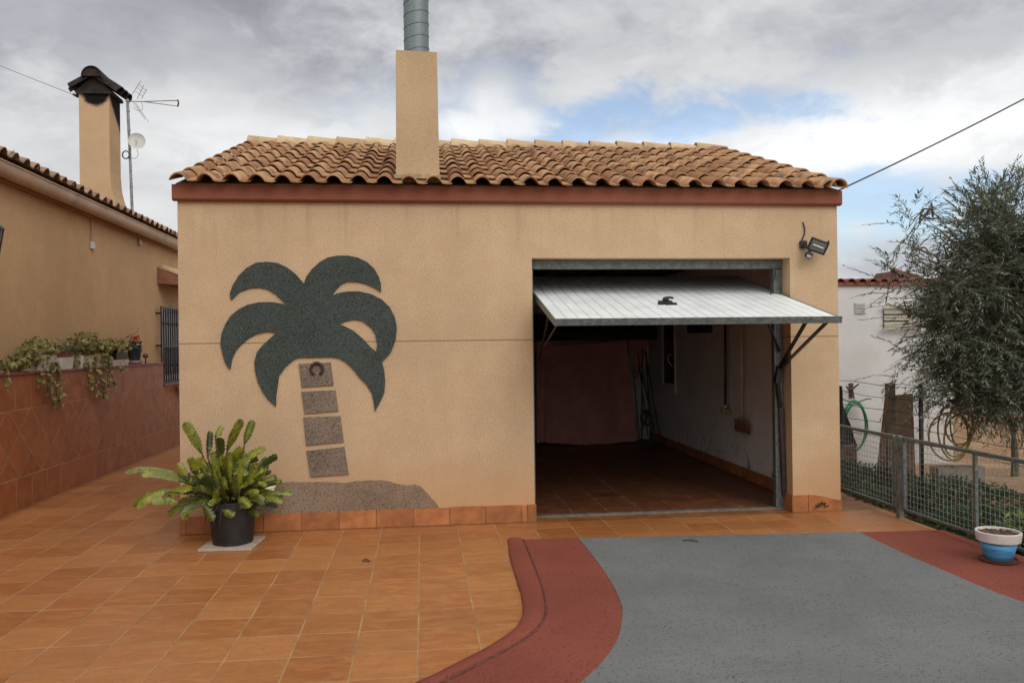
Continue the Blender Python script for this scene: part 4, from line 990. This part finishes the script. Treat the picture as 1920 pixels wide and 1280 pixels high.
# ------------------------------------------------------------------ white outbuilding on the right
wb = thing('outbuilding', 'low white rendered outbuilding with red tile coping behind the olive tree', 'outbuilding', (7.2, 6, -.3))
m, t, bs, geo = new_mat('white_render'); P = geo.outputs['Position']; s = t.sep(P)
c = t.mix(t.ramp(t.noise(P, 1.2, 5, .6), .3, .7), (.48, .475, .46), (.58, .575, .56)); c = t.mix(t.ramp(s[2], -.5, .6, .45, 0), c, (.36, .32, .27)); fin(t, bs, c, .9, t.noise(P, 50, 4), .3, .006); M_render = m
mb = MB(); WBX1 = 9.33
mb.box(4.6, WBX1, 6.0, 11, -.8, 2.545); mb.build('wall', M_render, wb)
mb = MB(); k = 4.55
mb.box(4.55, WBX1+.05, 5.95, 11.05, 2.547, 2.60)
while k < WBX1: 
    half_barrel(mb, (k+.09, 5.92, 2.575), (k+.09, 6.35, 2.60), .09, .08, n=8); k += .2
mb.build('coping_tiles', pm('red_coping_tile', (.20, .055, .035), .3, 10, .85, .3, 50, isl=.3), wb, smooth=True, sharp=40)
mb = MB(); vx, vz = 7.62, 2.15
mb.box(vx-.10, vx+.10, 5.985, 5.999, vz-.10, vz+.10)
for q in range(7): mb.box(vx-.085, vx+.085, 5.972, 5.985, vz-.085+q*.025, vz-.072+q*.025)
mb.build('vent', pm('vent_grey', (.45, .44, .42), .1, 10, .6), wb)
mb = MB(); mb.box(8.05, 8.52, 5.985, 5.999, 1.81, 2.14); w2 = mb.build('window', pm('window_shadow', (.03, .028, .025), .2, 10, .6), wb)
mb = MB(); mb.box(7.99, 8.73, 5.90, 5.93, 2.15, 2.18); mb.box(7.99, 8.73, 5.88, 5.93, 1.775, 1.805)
for q in (0, 1, 2): mb.box(8.05, 8.50, 5.955, 5.984, 1.815+q*.115, 1.905+q*.115)
mb.box(8.51, 8.70, 5.955, 5.984, 1.81, 2.145); mb.build('shutter', pm('shutter_cream', (.42, .38, .31), .1, 8, .7), w2)
mb = MB(); mb.prism([(8.95, 2.55), (9.9, 2.55), (9.5, 2.84), (9.12, 2.92)], 7.2, 8.0); 
half_barrel(mb, (8.98, 7.2, 2.90), (9.5, 7.2, 2.66), .08, .08); mb.build('small_roof', pm('brown_tile', (.13, .06, .035), .4, 8, .9, .4, 40), wb)

# ------------------------------------------------------------------ mesh fence and gate
def mesh_panel(name, label, y0, y1, cat, group=None, stiles=(), w=.028):
    f_ = thing(name, label, cat, (4.3, (y0+y1)/2, 0), group)
    mb = MB(); z0, z1 = .075, .735; X_ = 4.3
    mb.box(X_-.016, X_+.016, y0, y1, z1-.03, z1, bev=.003); mb.box(X_-.012, X_+.012, y0, y1, z0, z0+.022, bev=.003); mb.build('rail', M_galv, f_)
    for s_ in (y0, y1-w)+tuple(stiles):
        mb = MB(); mb.box(X_-.013, X_+.013, s_, s_+w, z0+.023, z1-.031); mb.build('stile', M_galv, f_)
    mb = MB(); y = y0+w+.03
    while y < y1-w: mb.tube([(X_+.003, y, z0+.02), (X_+.003, y, z1-.03)], .0016, 4, cap=False); y += .05
    z_ = z0+.055
    while z_ < z1-.04: mb.tube([(X_-.001, y0+.01, z_), (X_-.001, y1-.01, z_)], .0016, 4, cap=False); z_ += .05
    mb.build('wire_mesh', pm('mesh_wire', (.34, .36, .34), .2, 30, .5, metal=.4), f_)
    return f_
mesh_panel('mesh_fence', 'galvanised mesh fence panel next to the garage pillar', -.325, 2.4, 'fence')
mesh_panel('gate', 'galvanised mesh gate beside the blue pot', -3.2, -.44, 'gate', stiles=(-1.40,))
gp_ = thing('gate_post', 'worn galvanised gate post between the mesh panel and the gate', 'post', (4.3, -.385, 0))
mb = MB(); mb.box(4.278, 4.322, -.415, -.36, -.05, .74, bev=.004); mb.build('post', M_galv, gp_)
for z_ in (.18, .58):
    mb = MB(); mb.tube([(4.3, -.43, z_), (4.3, -.43, z_+.06)], .014, 8); mb.box(4.285, 4.315, -.45, -.41, z_-.005, z_+.02); mb.build('hinge', M_galv, gp_); MB().tube([(4.3, -.335, z_), (4.3, -.335, z_+.06)], .012, 8).build('hinge', M_galv, gp_)
# wire fence behind
tag(MB().bar((5.07, 1.0, -.2), (5.065, .98, 1.13), .085, .06).build('fence_post', pm('weathered_wood', (.16, .125, .085), .35, 9, .9, .5, 40)), 'weathered wooden fence post in front of the leaning boards', 'post')
tag(MB().tube([(5.07, .45, -.2), (5.06, .44, 1.15)], .022, 8).build('fence_post', M_iron, smooth=True), 'thin black metal fence post right of the leaning boards', 'post')
for i, z_ in enumerate((1.11, .975, .83, .685, .54)):
    mb = MB(); pts = []
    for k in range(60):
        y = 4.5-k*.15; pts.append((5.035+.012*noise.noise((y*1.5, i, 0)), y, z_-.0*y+.028*noise.noise((y*1.1, i*3, 5))-.015*math.sin(y*2.1+i)))
    mb.tube(pts, .0032, 4)
    tag(mb.build('fence_wire', pm('rusty_wire', (.06, .045, .04), .3, 30, .8), smooth=True), ['topmost', 'second from top', 'middle', 'second from bottom', 'lowest'][i]+' wire of the slack wire fence behind the mesh', 'wire', 'strands of the slack wire fence')
# boards leaning behind the post
M_board = pm('old_board', (.25, .18, .12), .3, 5, .9, .4, 30)
tag(MB().prism([(5.60, -.1), (5.92, -.1), (5.90, .95), (5.66, .93)], 1.86, 1.90).build('board', M_board), 'wide grey brown board leaning behind the wooden post', 'board', 'boards leaning by the fence')
tag(MB().prism([(5.40, -.12), (5.58, -.1), (5.64, 1.05), (5.55, 1.03)], 1.84, 1.855).build('board', M_board), 'narrow tilted board leaning left of the wooden post', 'board', 'boards leaning by the fence')
# hoses
def coil(name, c_, rx, rz, turns, r_, mat, label, jit=.02, tail=()):
    mb = MB(); pts = []
    ph = rnd(0, 6)
    for k in range(int(turns*26)+1):
        a = k/26*2*PI; q = k/26
        pts.append((c_[0]+(rx+jit*math.sin(q*2.3+ph))*math.cos(a)+jit*.6*math.sin(q*1.7), c_[1]+.018*math.sin(q*2.9)+.01*math.sin(a*1.3), c_[2]+(rz+jit*math.cos(q*1.9))*math.sin(a)-jit*abs(math.sin(q))))
    mb.tube(pts, r_, 7); o = mb.build(name, mat, smooth=True); tag(o, label, 'hose'); return o
coil('garden_hose', (7.40, 5.82, .14), .21, .40, 5, .013, pm('green_hose', (.02, .13, .05), .25, 10, .4), 'coiled green garden hose hung on the white outbuilding wall', .025)
hk = MB(); hk.tube([(7.44, 5.97, .80), (7.44, 5.90, .58)], .014, 6); hk.tube([(7.30, 5.9, .80), (7.36, 5.93, .74), (7.46, 5.96, .76), (7.53, 5.9, .84)], .013, 6); hk.box(7.40, 7.47, 5.97, 5.998, .6, .85)
tag(hk.build('hose_hook', pm('rusty_hook', (.07, .04, .03))), 'rusty forked hook above the green hose', 'hook')
mb = MB(); mb.tube(curve_pts([(7.18, 5.85, .60), (7.3, 5.83, .55), (7.45, 5.82, .53), (7.62, 5.83, .58), (7.72, 5.85, .58)], 5), .013, 6); tag(mb.build('garden_hose', pm('green_hose', (.02, .13, .05)), smooth=True), 'loose end of green hose draped across the hook', 'hose')
coil('garden_hose', (5.74, .9, .60), .19, .27, 3, .010, pm('yellow_hose', (.38, .27, .05), .2, 10, .45), 'tangled yellow garden hose hanging below the olive tree', .055)
coil('garden_hose', (5.86, .98, .70), .15, .25, 2, .010, pm('yellow_hose', (.38, .27, .05)), 'smaller loop of yellow hose over the edge of the white wall', .04)
mb = MB(); mb.tube([(5.70, .94, .93), (5.95, .94, .93)], .02, 8); mb.box(5.80, 5.84, .92, .96, .93, 1.55); tag(mb.build('hose_hanger', pm('dark_green_plastic', (.012, .045, .025), .3, 20, .5)), 'dark green bar holding the yellow hose under the branches', 'hanger')
# dark sheet at the far left
mb = MB(); vs = []; nx = 14; nz = 14
for j in range(nz+1):
    for i in range(nx+1):
        u = i/nx; v = j/nz; wd_ = .10+.62*v
        vs.append((5.33+(u-.62)*wd_+.02*noise.noise((u*6, v*3, 1)), 2.6-.09*math.sin(u*PI)-.05*math.sin(u*11+v*2), 1.02-.78*v+.05*noise.noise((u*3, v*5, 2))))
mb.add(vs, [(j*(nx+1)+i, j*(nx+1)+i+1, (j+1)*(nx+1)+i+1, (j+1)*(nx+1)+i) for j in range(nz) for i in range(nx)])
tag(mb.build('tarpaulin', pm('dark_tarp', (.018, .02, .022), .3, 6, .7, .3, 20), smooth=True), 'dark folded tarpaulin propped up beside the garage corner', 'tarpaulin')
mb = MB(); mb.box(5.0, 5.55, 2.5, 2.9, -.25, .26, bev=.01); tag(mb.build('crate', pm('rotten_wood', (.17, .12, .07), .4, 8, .9, .5, 30)), 'weathered wooden crate under the dark tarpaulin', 'crate')
# hollow concrete block
mb = MB(); B0 = Matrix.Translation((5.86, 1.02, -.035)) @ Matrix.Rotation(R(-8), 4, 'Z')
X0, X1, Y0, Y1, H = -.25, .25, -.10, .10, .24
for a in ((X0, X1, Y0, Y0+.03), (X0, X1, Y1-.03, Y1), (X0, X0+.035, Y0+.03, Y1-.03), (-.0175, .0175, Y0+.03, Y1-.03), (X1-.035, X1, Y0+.03, Y1-.03)): mb.box(a[0], a[1], a[2], a[3], 0, H, M=B0)
mb.box(X0+.03, X1-.03, Y0+.02, Y1-.02, .001, .02, M=B0)
tag(mb.build('concrete_block', pm('concrete', (.34, .29, .24), .2, 12, .95, .6, 60)), 'hollow concrete block with two holes lying on the soil', 'concrete block')
mb = MB(); mb.tube(curve_pts([(6.05, .85, -.03), (6.3, .6, -.05), (6.5, .2, -.06), (6.7, -.4, -.06)], 5), .02, 6); tag(mb.build('irrigation_pipe', M_black, smooth=True), 'black irrigation pipe lying on the soil near the block', 'pipe')

# ------------------------------------------------------------------ greenery by the fence
random.seed(5)
def diamond(mb, c_, d_, n_, L, W):
    d_ = d_.normalized(); x = d_.cross(n_)
    if x.length < .01: x = d_.cross(Vector((0, 0, 1)))
    x.normalize(); nn = x.cross(d_)
    mb.add([c_, c_+d_*L*.45+x*W/2-nn*W*.1, c_+d_*L, c_+d_*L*.45-x*W/2-nn*W*.1], [(0, 1, 2, 3)])
M_hedge = leaf_mat('ground_cover_leaf', (.013, .030, .010), (.045, .080, .024), None, .15)
def bush(name, cx, cy, rx, ry, z0, h_, nleaf, label, mat=M_hedge, L=.05, group='low green plants behind the mesh fence'):
    t_ = thing(name, label, 'plant', (cx, cy, z0), group); mb = MB(); st = MB()
    for k in range(nleaf):
        a = rnd(0, 2*PI); r_ = math.sqrt(rnd(0, 1)); bump_ = .75+.35*noise.noise((cx*3+math.cos(a)*r_*2, cy*3+math.sin(a)*r_*2, 1))
        top = h_*math.sqrt(max(.02, 1-r_*r_*.85))*bump_
        z_ = z0+top*(1-random.random()**2*.75)
        p = Vector((cx+rx*r_*math.cos(a), cy+ry*r_*math.sin(a), z_)); d_ = Vector((math.cos(a)*r_+rnd(-.8, .8), math.sin(a)*r_+rnd(-.8, .8), rnd(-.4, .7)))
        diamond(mb, p, d_, Vector((rnd(-.5, .5), rnd(-.5, .5), 1)), L*rnd(.6, 1.3), L*.5*rnd(.7, 1.2))
    for k in range(24):
        a = rnd(0, 2*PI); r_ = rnd(0, .8); st.tube([(cx+rx*r_*.4*math.cos(a), cy+ry*r_*.4*math.sin(a), z0-.05), (cx+rx*r_*math.cos(a), cy+ry*r_*math.sin(a), z0+h_*.7)], .004, 4)
    mb.build('foliage', mat, t_); st.build('stems', pm('green_stem', (.04, .04, .02)), t_)
bush('shrub', 4.95, 2.0, .50, .6, -.2, .50, 2600, 'dark low shrub beside the garage corner under the tarpaulin')
bush('shrub', 5.00, 1.05, .48, .5, -.13, .44, 2400, 'dark low shrub at the foot of the wooden fence post')
bush('shrub', 5.20, .10, .60, .55, -.06, .36, 2800, 'broad low shrub behind the gate post')
bush('shrub', 4.95, -.75, .50, .5, -.06, .25, 2200, 'low shrub in front of the concrete block')
bush('shrub', 4.85, -1.5, .42, .45, -.06, .28, 1800, 'low shrub behind the blue flower pot')
bush('shrub', 4.62, .4, .24, .8, -.06, .20, 1500, 'creeping dark plant along the foot of the mesh panel')
bush('shrub', 4.60, -1.0, .20, .9, -.06, .14, 1300, 'creeping dark plant under the gate')
bush('shrub', 4.62, -1.45, .13, .16, -.02, .34, 260, 'bright yellow green sprig right behind the blue pot', leaf_mat('lime_leaf', (.10, .16, .03), (.2, .27, .06), None, .3), .06)

# ------------------------------------------------------------------ trees
M_bark = pm('olive_bark', (.095, .088, .06), .35, 20, .9, .6, 60)
M_olive = leaf_mat('olive_leaf', (.05, .066, .036), (.27, .29, .20), None, .25, .42)
random.seed(21)
def branch_tree(name, label, cat, base, fork_z, lobes, n_twigs, leaf_L, leaf_W, mat, bark, r_trunk=.10, twigL=(.16, .34), leaves=(12, 20), group=None, droop=.25, limb_r=.035):
    t_ = thing(name, label, cat, base, group); base = Vector(base); fork = base+Vector((0, 0, fork_z))
    wood = MB(); limbs = MB(); fol = MB()
    wood.tube(curve_pts([base-Vector((0, 0, .1)), base+Vector((.03, .02, fork_z*.4)), fork], 5), [r_trunk*(1.25-.45*k/10) for k in range(11)], 10)
    nodes = []
    wsum = sum(l[3]*l[4]*l[5] for l in lobes)
    for (lx, ly, lz, rx, ry, rz) in lobes:
        c_ = Vector((lx, ly, lz))
        for k in range(3):
            tgt = c_+Vector((rnd(-.5, .5)*rx, rnd(-.5, .5)*ry, rnd(-.3, .6)*rz))
            m1 = fork.lerp(tgt, .35)+Vector((rnd(-.05, .05), rnd(-.05, .05), .12)); m2 = fork.lerp(tgt, .7)+Vector((rnd(-.05, .05), rnd(-.05, .05), .09))
            pts = curve_pts([fork, m1, m2, tgt], 6); n_ = len(pts)
            limbs.tube(pts, [limb_r*(1-.9*i/(n_-1)) for i in range(n_)], 6); nodes.append(pts[n_//3:])
        for k in range(int(7)):
            src = random.choice(nodes[-1]); tgt = c_+Vector((rnd(-1, 1)*rx*.8, rnd(-1, 1)*ry*.8, rnd(-.9, .8)*rz))
            mid = src.lerp(tgt, .5)+Vector((rnd(-.05, .05), rnd(-.05, .05), rnd(-.03, .12)))
            pts = curve_pts([src, mid, tgt], 6); limbs.tube(pts, [.011*(1-.7*i/(len(pts)-1)) for i in range(len(pts))], 5); nodes.append(pts[3:])
        cnt = int(n_twigs*rx*ry*rz/wsum)
        near = [p for nd in nodes[-10:] for p in nd]
        for k in range(cnt):
            d_ = Vector((random.gauss(0, 1), random.gauss(0, 1), random.gauss(0, 1))).normalized(); rr = random.random()**.42
            p = c_+Vector((d_.x*rx, d_.y*ry, d_.z*rz))*rr
            if noise.noise(p*2.3+Vector((7, 3, 1))) < -.13 and rr > .35: continue
            out = Vector((d_.x/rx, d_.y/ry, d_.z/rz)).normalized()
            dir_ = (out*.75+Vector((rnd(-.7, .7), rnd(-.7, .7), rnd(-.45, .65)))).normalized(); L = rnd(*twigL)
            mid = p+dir_*L*.5; end = p+dir_*L+Vector((0, 0, -droop*L*rnd(0, 1)))
            pts = curve_pts([p, mid, end], 4)
            if k % 3 == 0: 
                q = min(random.sample(near, min(8, len(near))), key=lambda a: (a-p).length); limbs.tube([q, q.lerp(p, .5)+Vector((0, 0, .03)), p], [.006, .004, .003], 4, cap=False)
            limbs.tube([pts[0], pts[len(pts)//2], pts[-1]], [.003, .002, .001], 3, cap=False)
            nl = random.randint(*leaves)
            for i in range(nl):
                f_ = (i+.5)/nl*(len(pts)-1); j = min(len(pts)-2, int(f_)); q = pts[j].lerp(pts[j+1], f_-j)
                dd_ = (pts[j+1]-pts[j]).normalized(); sd = dd_.cross(Vector((rnd(-.4, .4), rnd(-.4, .4), 1))).normalized()*(1 if i % 2 else -1)
                ld = dd_*rnd(.45, .95)+sd*rnd(.35, .8)+Vector((0, 0, rnd(-.25, .25)))
                diamond(fol, q, ld, Vector((rnd(-.6, .6), rnd(-.6, .6), 1)), leaf_L*rnd(.65, 1.15), leaf_W*rnd(.8, 1.2))
    tr = wood.build('trunk', bark, t_, smooth=True); limbs.build('branches', bark, t_); fol.build('crown', mat, t_)
    return t_
OL = [(5.75,.35,2.25,.62,.6,.42),(5.15,.3,2.15,.50,.5,.36),(6.25,.5,2.6,.75,.7,.62),(5.75,.5,2.72,.34,.4,.36),(5.30,.3,1.70,.48,.5,.36),(5.9,.4,1.60,.70,.6,.5),(5.10,.3,1.28,.34,.4,.26),(5.55,.35,1.18,.52,.5,.32),(6.4,.5,1.25,.8,.7,.45),(6.7,.5,2.0,.9,.8,.8),(4.88,.3,2.42,.20,.25,.12),(4.92,.25,2.76,.26,.2,.18),(6.05,.3,.98,.55,.5,.22)]
branch_tree('olive_tree', 'large grey green olive tree overhanging the fence on the right', 'olive tree', (6.95, .6, -.1), 1.15, OL, 6700, .074, .0135, M_olive, M_bark, r_trunk=.13, limb_r=.022, twigL=(.18, .46), leaves=(14, 24))
OR = [(8.6, 3.6, 1.3, .8, .7, .6), (8.25, 3.4, .85, .45, .5, .35)]
random.seed(9)
ot = branch_tree('orange_tree', 'small orange tree with dark leaves and a few fruits behind the olive', 'orange tree', (8.35, 3.3, -.42), .6, OR, 420, .085, .038, leaf_mat('citrus_leaf', (.018, .05, .014), (.05, .10, .03), None, .12, .35), M_bark, r_trunk=.05, leaves=(8, 12), limb_r=.022)
M_or = pm('orange_peel', (.75, .17, .02), .1, 20, .5, .2, 90)
for p in ((8.08, 2.95, .60), (8.14, 2.92, .53), (8.32, 2.9, .66), (8.5, 2.9, .9)):
    MB().lathe([(0, -.038), (.025, -.03), (.038, 0), (.025, .03), (0, .037)], p, 12).build('fruit', M_or, ot, smooth=True)
M_bgleaf = leaf_mat('background_leaf', (.02, .035, .015), (.06, .08, .035), None, .1)
for i, (x, y, s_, l_) in enumerate(((12.9, 10.2, 1.1, 'dark bushy tree on the soil bank beyond the outbuilding'), (13.9, 8.6, 1.3, 'broad tree further right on the soil bank'), (17.5, 13.5, 1.5, 'tall tree at the back of the soil bank'))):
    branch_tree('bank_tree', l_, 'tree', (x, y, hfield(x, y)), .9, [(x, y, 1.9*s_, .9*s_, .9*s_, .7*s_), (x-.5, y, 1.4*s_, .7*s_, .7*s_, .5*s_), (x+.6, y, 1.5*s_, .7*s_, .7*s_, .5*s_)], 500, .12, .05, M_bgleaf, M_bark, leaves=(8, 12), twigL=(.3, .5), group='trees on the soil bank')

# ------------------------------------------------------------------ small things on the floor
mb = MB(); c_ = Vector((-.396, -1.113, .003)); leaf_strip(mb, [c_+Vector((-.03, .01, .002)), c_+Vector((0, 0, .02)), c_+Vector((.035, -.02, .004))], .03, 6, .1, .5, up=Vector((0, 0, 1)))
tag(mb.build('fallen_leaf', pm('dry_leaf', (.06, .02, .015))), 'curled dry leaf lying on the terracotta floor', 'leaf')
mb = MB(); mb.tube([(2.10, -.93, .014), (2.15, -.95, .022), (2.21, -.98, .014)], .004, 5); mb.tube([(2.15, -.95, .02), (2.19, -.93, .02)], .003, 5)
tag(mb.build('twig', M_black), 'small black twig on the grey drive in front of the door', 'twig')
mb = MB()
for k in range(60): a = rnd(0, PI); r_ = rnd(.01, .055); diamond(mb, Vector((3.745+r_*math.cos(a), -.02-rnd(0, .02), .04+r_*math.sin(a)*.7)), Vector((math.cos(a), -.4, math.sin(a))), Vector((0, -1, .4)), .022, .009)
tag(mb.build('weed', M_hedge), 'tiny green weed growing from the pillar plinth', 'weed')

# ------------------------------------------------------------------ sky and light
SUN_EL, SUN_AZ = R(42), R(158)       # azimuth clockwise from +Y: behind the camera, slightly right
w = bpy.data.worlds.new('World'); SC.world = w; w.use_nodes = True
t = NT(w.node_tree)
for nd in list(t.n): t.n.remove(nd)
out = t.new('ShaderNodeOutputWorld')
sky = t.new('ShaderNodeTexSky', sky_type='NISHITA', sun_disc=False, sun_elevation=SUN_EL, sun_rotation=SUN_AZ, altitude=100, dust_density=.6, ozone_density=1.2)
tc = t.new('ShaderNodeTexCoord'); D = t.vmath('NORMALIZE', tc.outputs['Generated']); s = t.sep(D)
az = t.math('ARCTAN2', s[0], s[1]); el = t.math('ARCSINE', s[2])
# perspective-flattened cloud sheet coordinates
inv = t.math('DIVIDE', 1., t.math('MAXIMUM', t.math('ADD', s[2], .18), .05))
q = t.comb(t.math('MULTIPLY', s[0], inv), t.math('MULTIPLY', s[1], inv), 0)
n_big = t.noise(q, .75, 6, .55, .4); n_mid = t.noise(q, 2.2, 7, .58, .3); n_f = t.noise(t.scale(D, (1, 1, 2.2)), 9, 7, .6, .2)
nn = t.math('ADD', t.math('MULTIPLY', n_mid, .6), t.math('MULTIPLY', n_f, .4))
n_e = t.noise(t.scale(D, (1, 1, 1.7)), 13, 9, .62, .35)
soft = t.math('ADD', t.math('MULTIPLY', n_mid, .75), t.math('MULTIPLY', n_f, .25))
nn = t.math('ADD', t.math('MULTIPLY', nn, .45), t.math('MULTIPLY', n_e, .55))
def ell(a0, e0, ra, re, rag=.9):
    da_ = t.math('DIVIDE', t.math('SUBTRACT', az, a0), ra); de_ = t.math('DIVIDE', t.math('SUBTRACT', el, e0), re)
    r_ = t.math('SQRT', t.math('ADD', t.math('POWER', da_, 2), t.math('POWER', de_, 2)))
    r_ = t.math('ADD', r_, t.math('MULTIPLY', t.math('SUBTRACT', nn, .5), rag*7.5))
    return t.ramp(r_, .25, 1.35, 1, 0)
def mx(a, b): return t.math('MAXIMUM', a, b)
# cloud brightness
lum = t.math('MULTIPLY_ADD', t.ramp(soft, .34, .66), .14, .60)
lum = t.math('ADD', lum, t.math('MULTIPLY', t.math('SUBTRACT', nn, .5), .13))
lum = t.math('ADD', lum, t.ramp(el, .36, .14, 0, .07))
lum = t.math('SUBTRACT', lum, t.math('MULTIPLY', ell(-.40, .37, .50, .13, .4), .24))
lum = t.math('SUBTRACT', lum, t.math('MULTIPLY', ell(.10, .43, .60, .10, .5), .05))
lum = t.math('SUBTRACT', lum, t.math('MULTIPLY', ell(.62, .41, .35, .08, .5), .08))
lum = t.math('ADD', lum, t.math('MULTIPLY', ell(.56, .225, .30, .06, .5), .30))
spot = mx(ell(.088, .285, .040, .040, .55), mx(ell(.115, .27, .045, .022, .6), ell(.065, .268, .04, .022, .6)))
lum = t.math('ADD', lum, t.math('MULTIPLY', spot, .24))
lum = t.math('ADD', lum, t.math('MULTIPLY', ell(-.12, .245, .22, .05, .6), .15))
lum = t.math('ADD', lum, t.math('MULTIPLY', ell(-.28, .28, .11, .07, .6), .16))
lum = t.math('ADD', lum, t.math('MULTIPLY', ell(.29, .245, .10, .018, .7), .2))
lum = t.math('SUBTRACT', lum, t.math('MULTIPLY', ell(.55, .09, .15, .03, .7), .15))
back = t.math('MULTIPLY', t.ramp(s[1], .3, -.6, 1., 2.1), t.math('MAXIMUM', t.ramp(s[1], 0, -.3, 1, 0), t.ramp(el, .0, .4, .45, 1)))  # unseen sky behind the camera brightened as added fill, dimmed low down
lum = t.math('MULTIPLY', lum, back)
tint = t.mix(t.ramp(lum, .35, .8), (.93, .955, 1.06), (.99, 1.0, 1.01))
ccol = t.mix(1., tint, t.comb(lum, lum, lum), 'MULTIPLY')
# openings of blue
bl = mx(ell(.285, .268, .20, .040, .8), ell(.555, .145, .17, .045, .7))
bl = mx(bl, t.math('MULTIPLY', ell(.07, .285, .16, .045, .6), .42))
bl = t.math('MULTIPLY', bl, t.math('SUBTRACT', 1, t.math('MULTIPLY', spot, .85)))
bl = mx(bl, t.math('MULTIPLY', t.ramp(n_big, .62, .72), t.ramp(s[1], .2, -.3)))
bl = t.math('MULTIPLY', bl, .74)
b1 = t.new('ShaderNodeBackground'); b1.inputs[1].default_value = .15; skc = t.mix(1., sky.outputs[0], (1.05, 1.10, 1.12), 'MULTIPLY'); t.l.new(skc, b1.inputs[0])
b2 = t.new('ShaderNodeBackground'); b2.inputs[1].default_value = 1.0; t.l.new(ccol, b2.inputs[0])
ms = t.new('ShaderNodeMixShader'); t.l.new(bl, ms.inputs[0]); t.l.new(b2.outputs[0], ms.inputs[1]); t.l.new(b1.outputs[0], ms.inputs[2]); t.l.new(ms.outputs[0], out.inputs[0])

ld = bpy.data.lights.new('sun', 'SUN'); ld.energy = 1.15; ld.angle = R(35); ld.color = (1, .96, .90)
lo = bpy.data.objects.new('sun', ld); COL.objects.link(lo); lo.location = (-4, -12, 12)
sd = Vector((math.sin(SUN_AZ)*math.cos(SUN_EL), math.cos(SUN_AZ)*math.cos(SUN_EL), math.sin(SUN_EL)))
lo.rotation_euler = sd.to_track_quat('Z', 'Y').to_euler()

# ------------------------------------------------------------------ camera
YAW, PIT, ROLL = .1118395, .00263, -.0122
F = Vector((math.sin(YAW)*math.cos(PIT), math.cos(YAW)*math.cos(PIT), math.sin(PIT))); Rt = Vector((math.cos(YAW), -math.sin(YAW), 0)); U = Rt.cross(F)
R2 = Rt*math.cos(ROLL)+U*math.sin(ROLL); U2 = -Rt*math.sin(ROLL)+U*math.cos(ROLL)
cd = bpy.data.cameras.new('camera'); cd.sensor_width = 36; cd.lens = 1498.7/1920*36; cd.clip_start = .05; cd.clip_end = 2000
co = bpy.data.objects.new('camera', cd); COL.objects.link(co)
M = Matrix((( R2.x, U2.x, -F.x, .0407), (R2.y, U2.y, -F.y, -7.1609), (R2.z, U2.z, -F.z, 1.6086), (0, 0, 0, 1)))
co.matrix_world = M; SC.camera = co
SC.view_settings.view_transform = 'Standard'; SC.view_settings.look = 'None'; SC.view_settings.exposure = 0
SC.render.engine = 'CYCLES'; SC.cycles.max_bounces = 8; SC.cycles.diffuse_bounces = 5
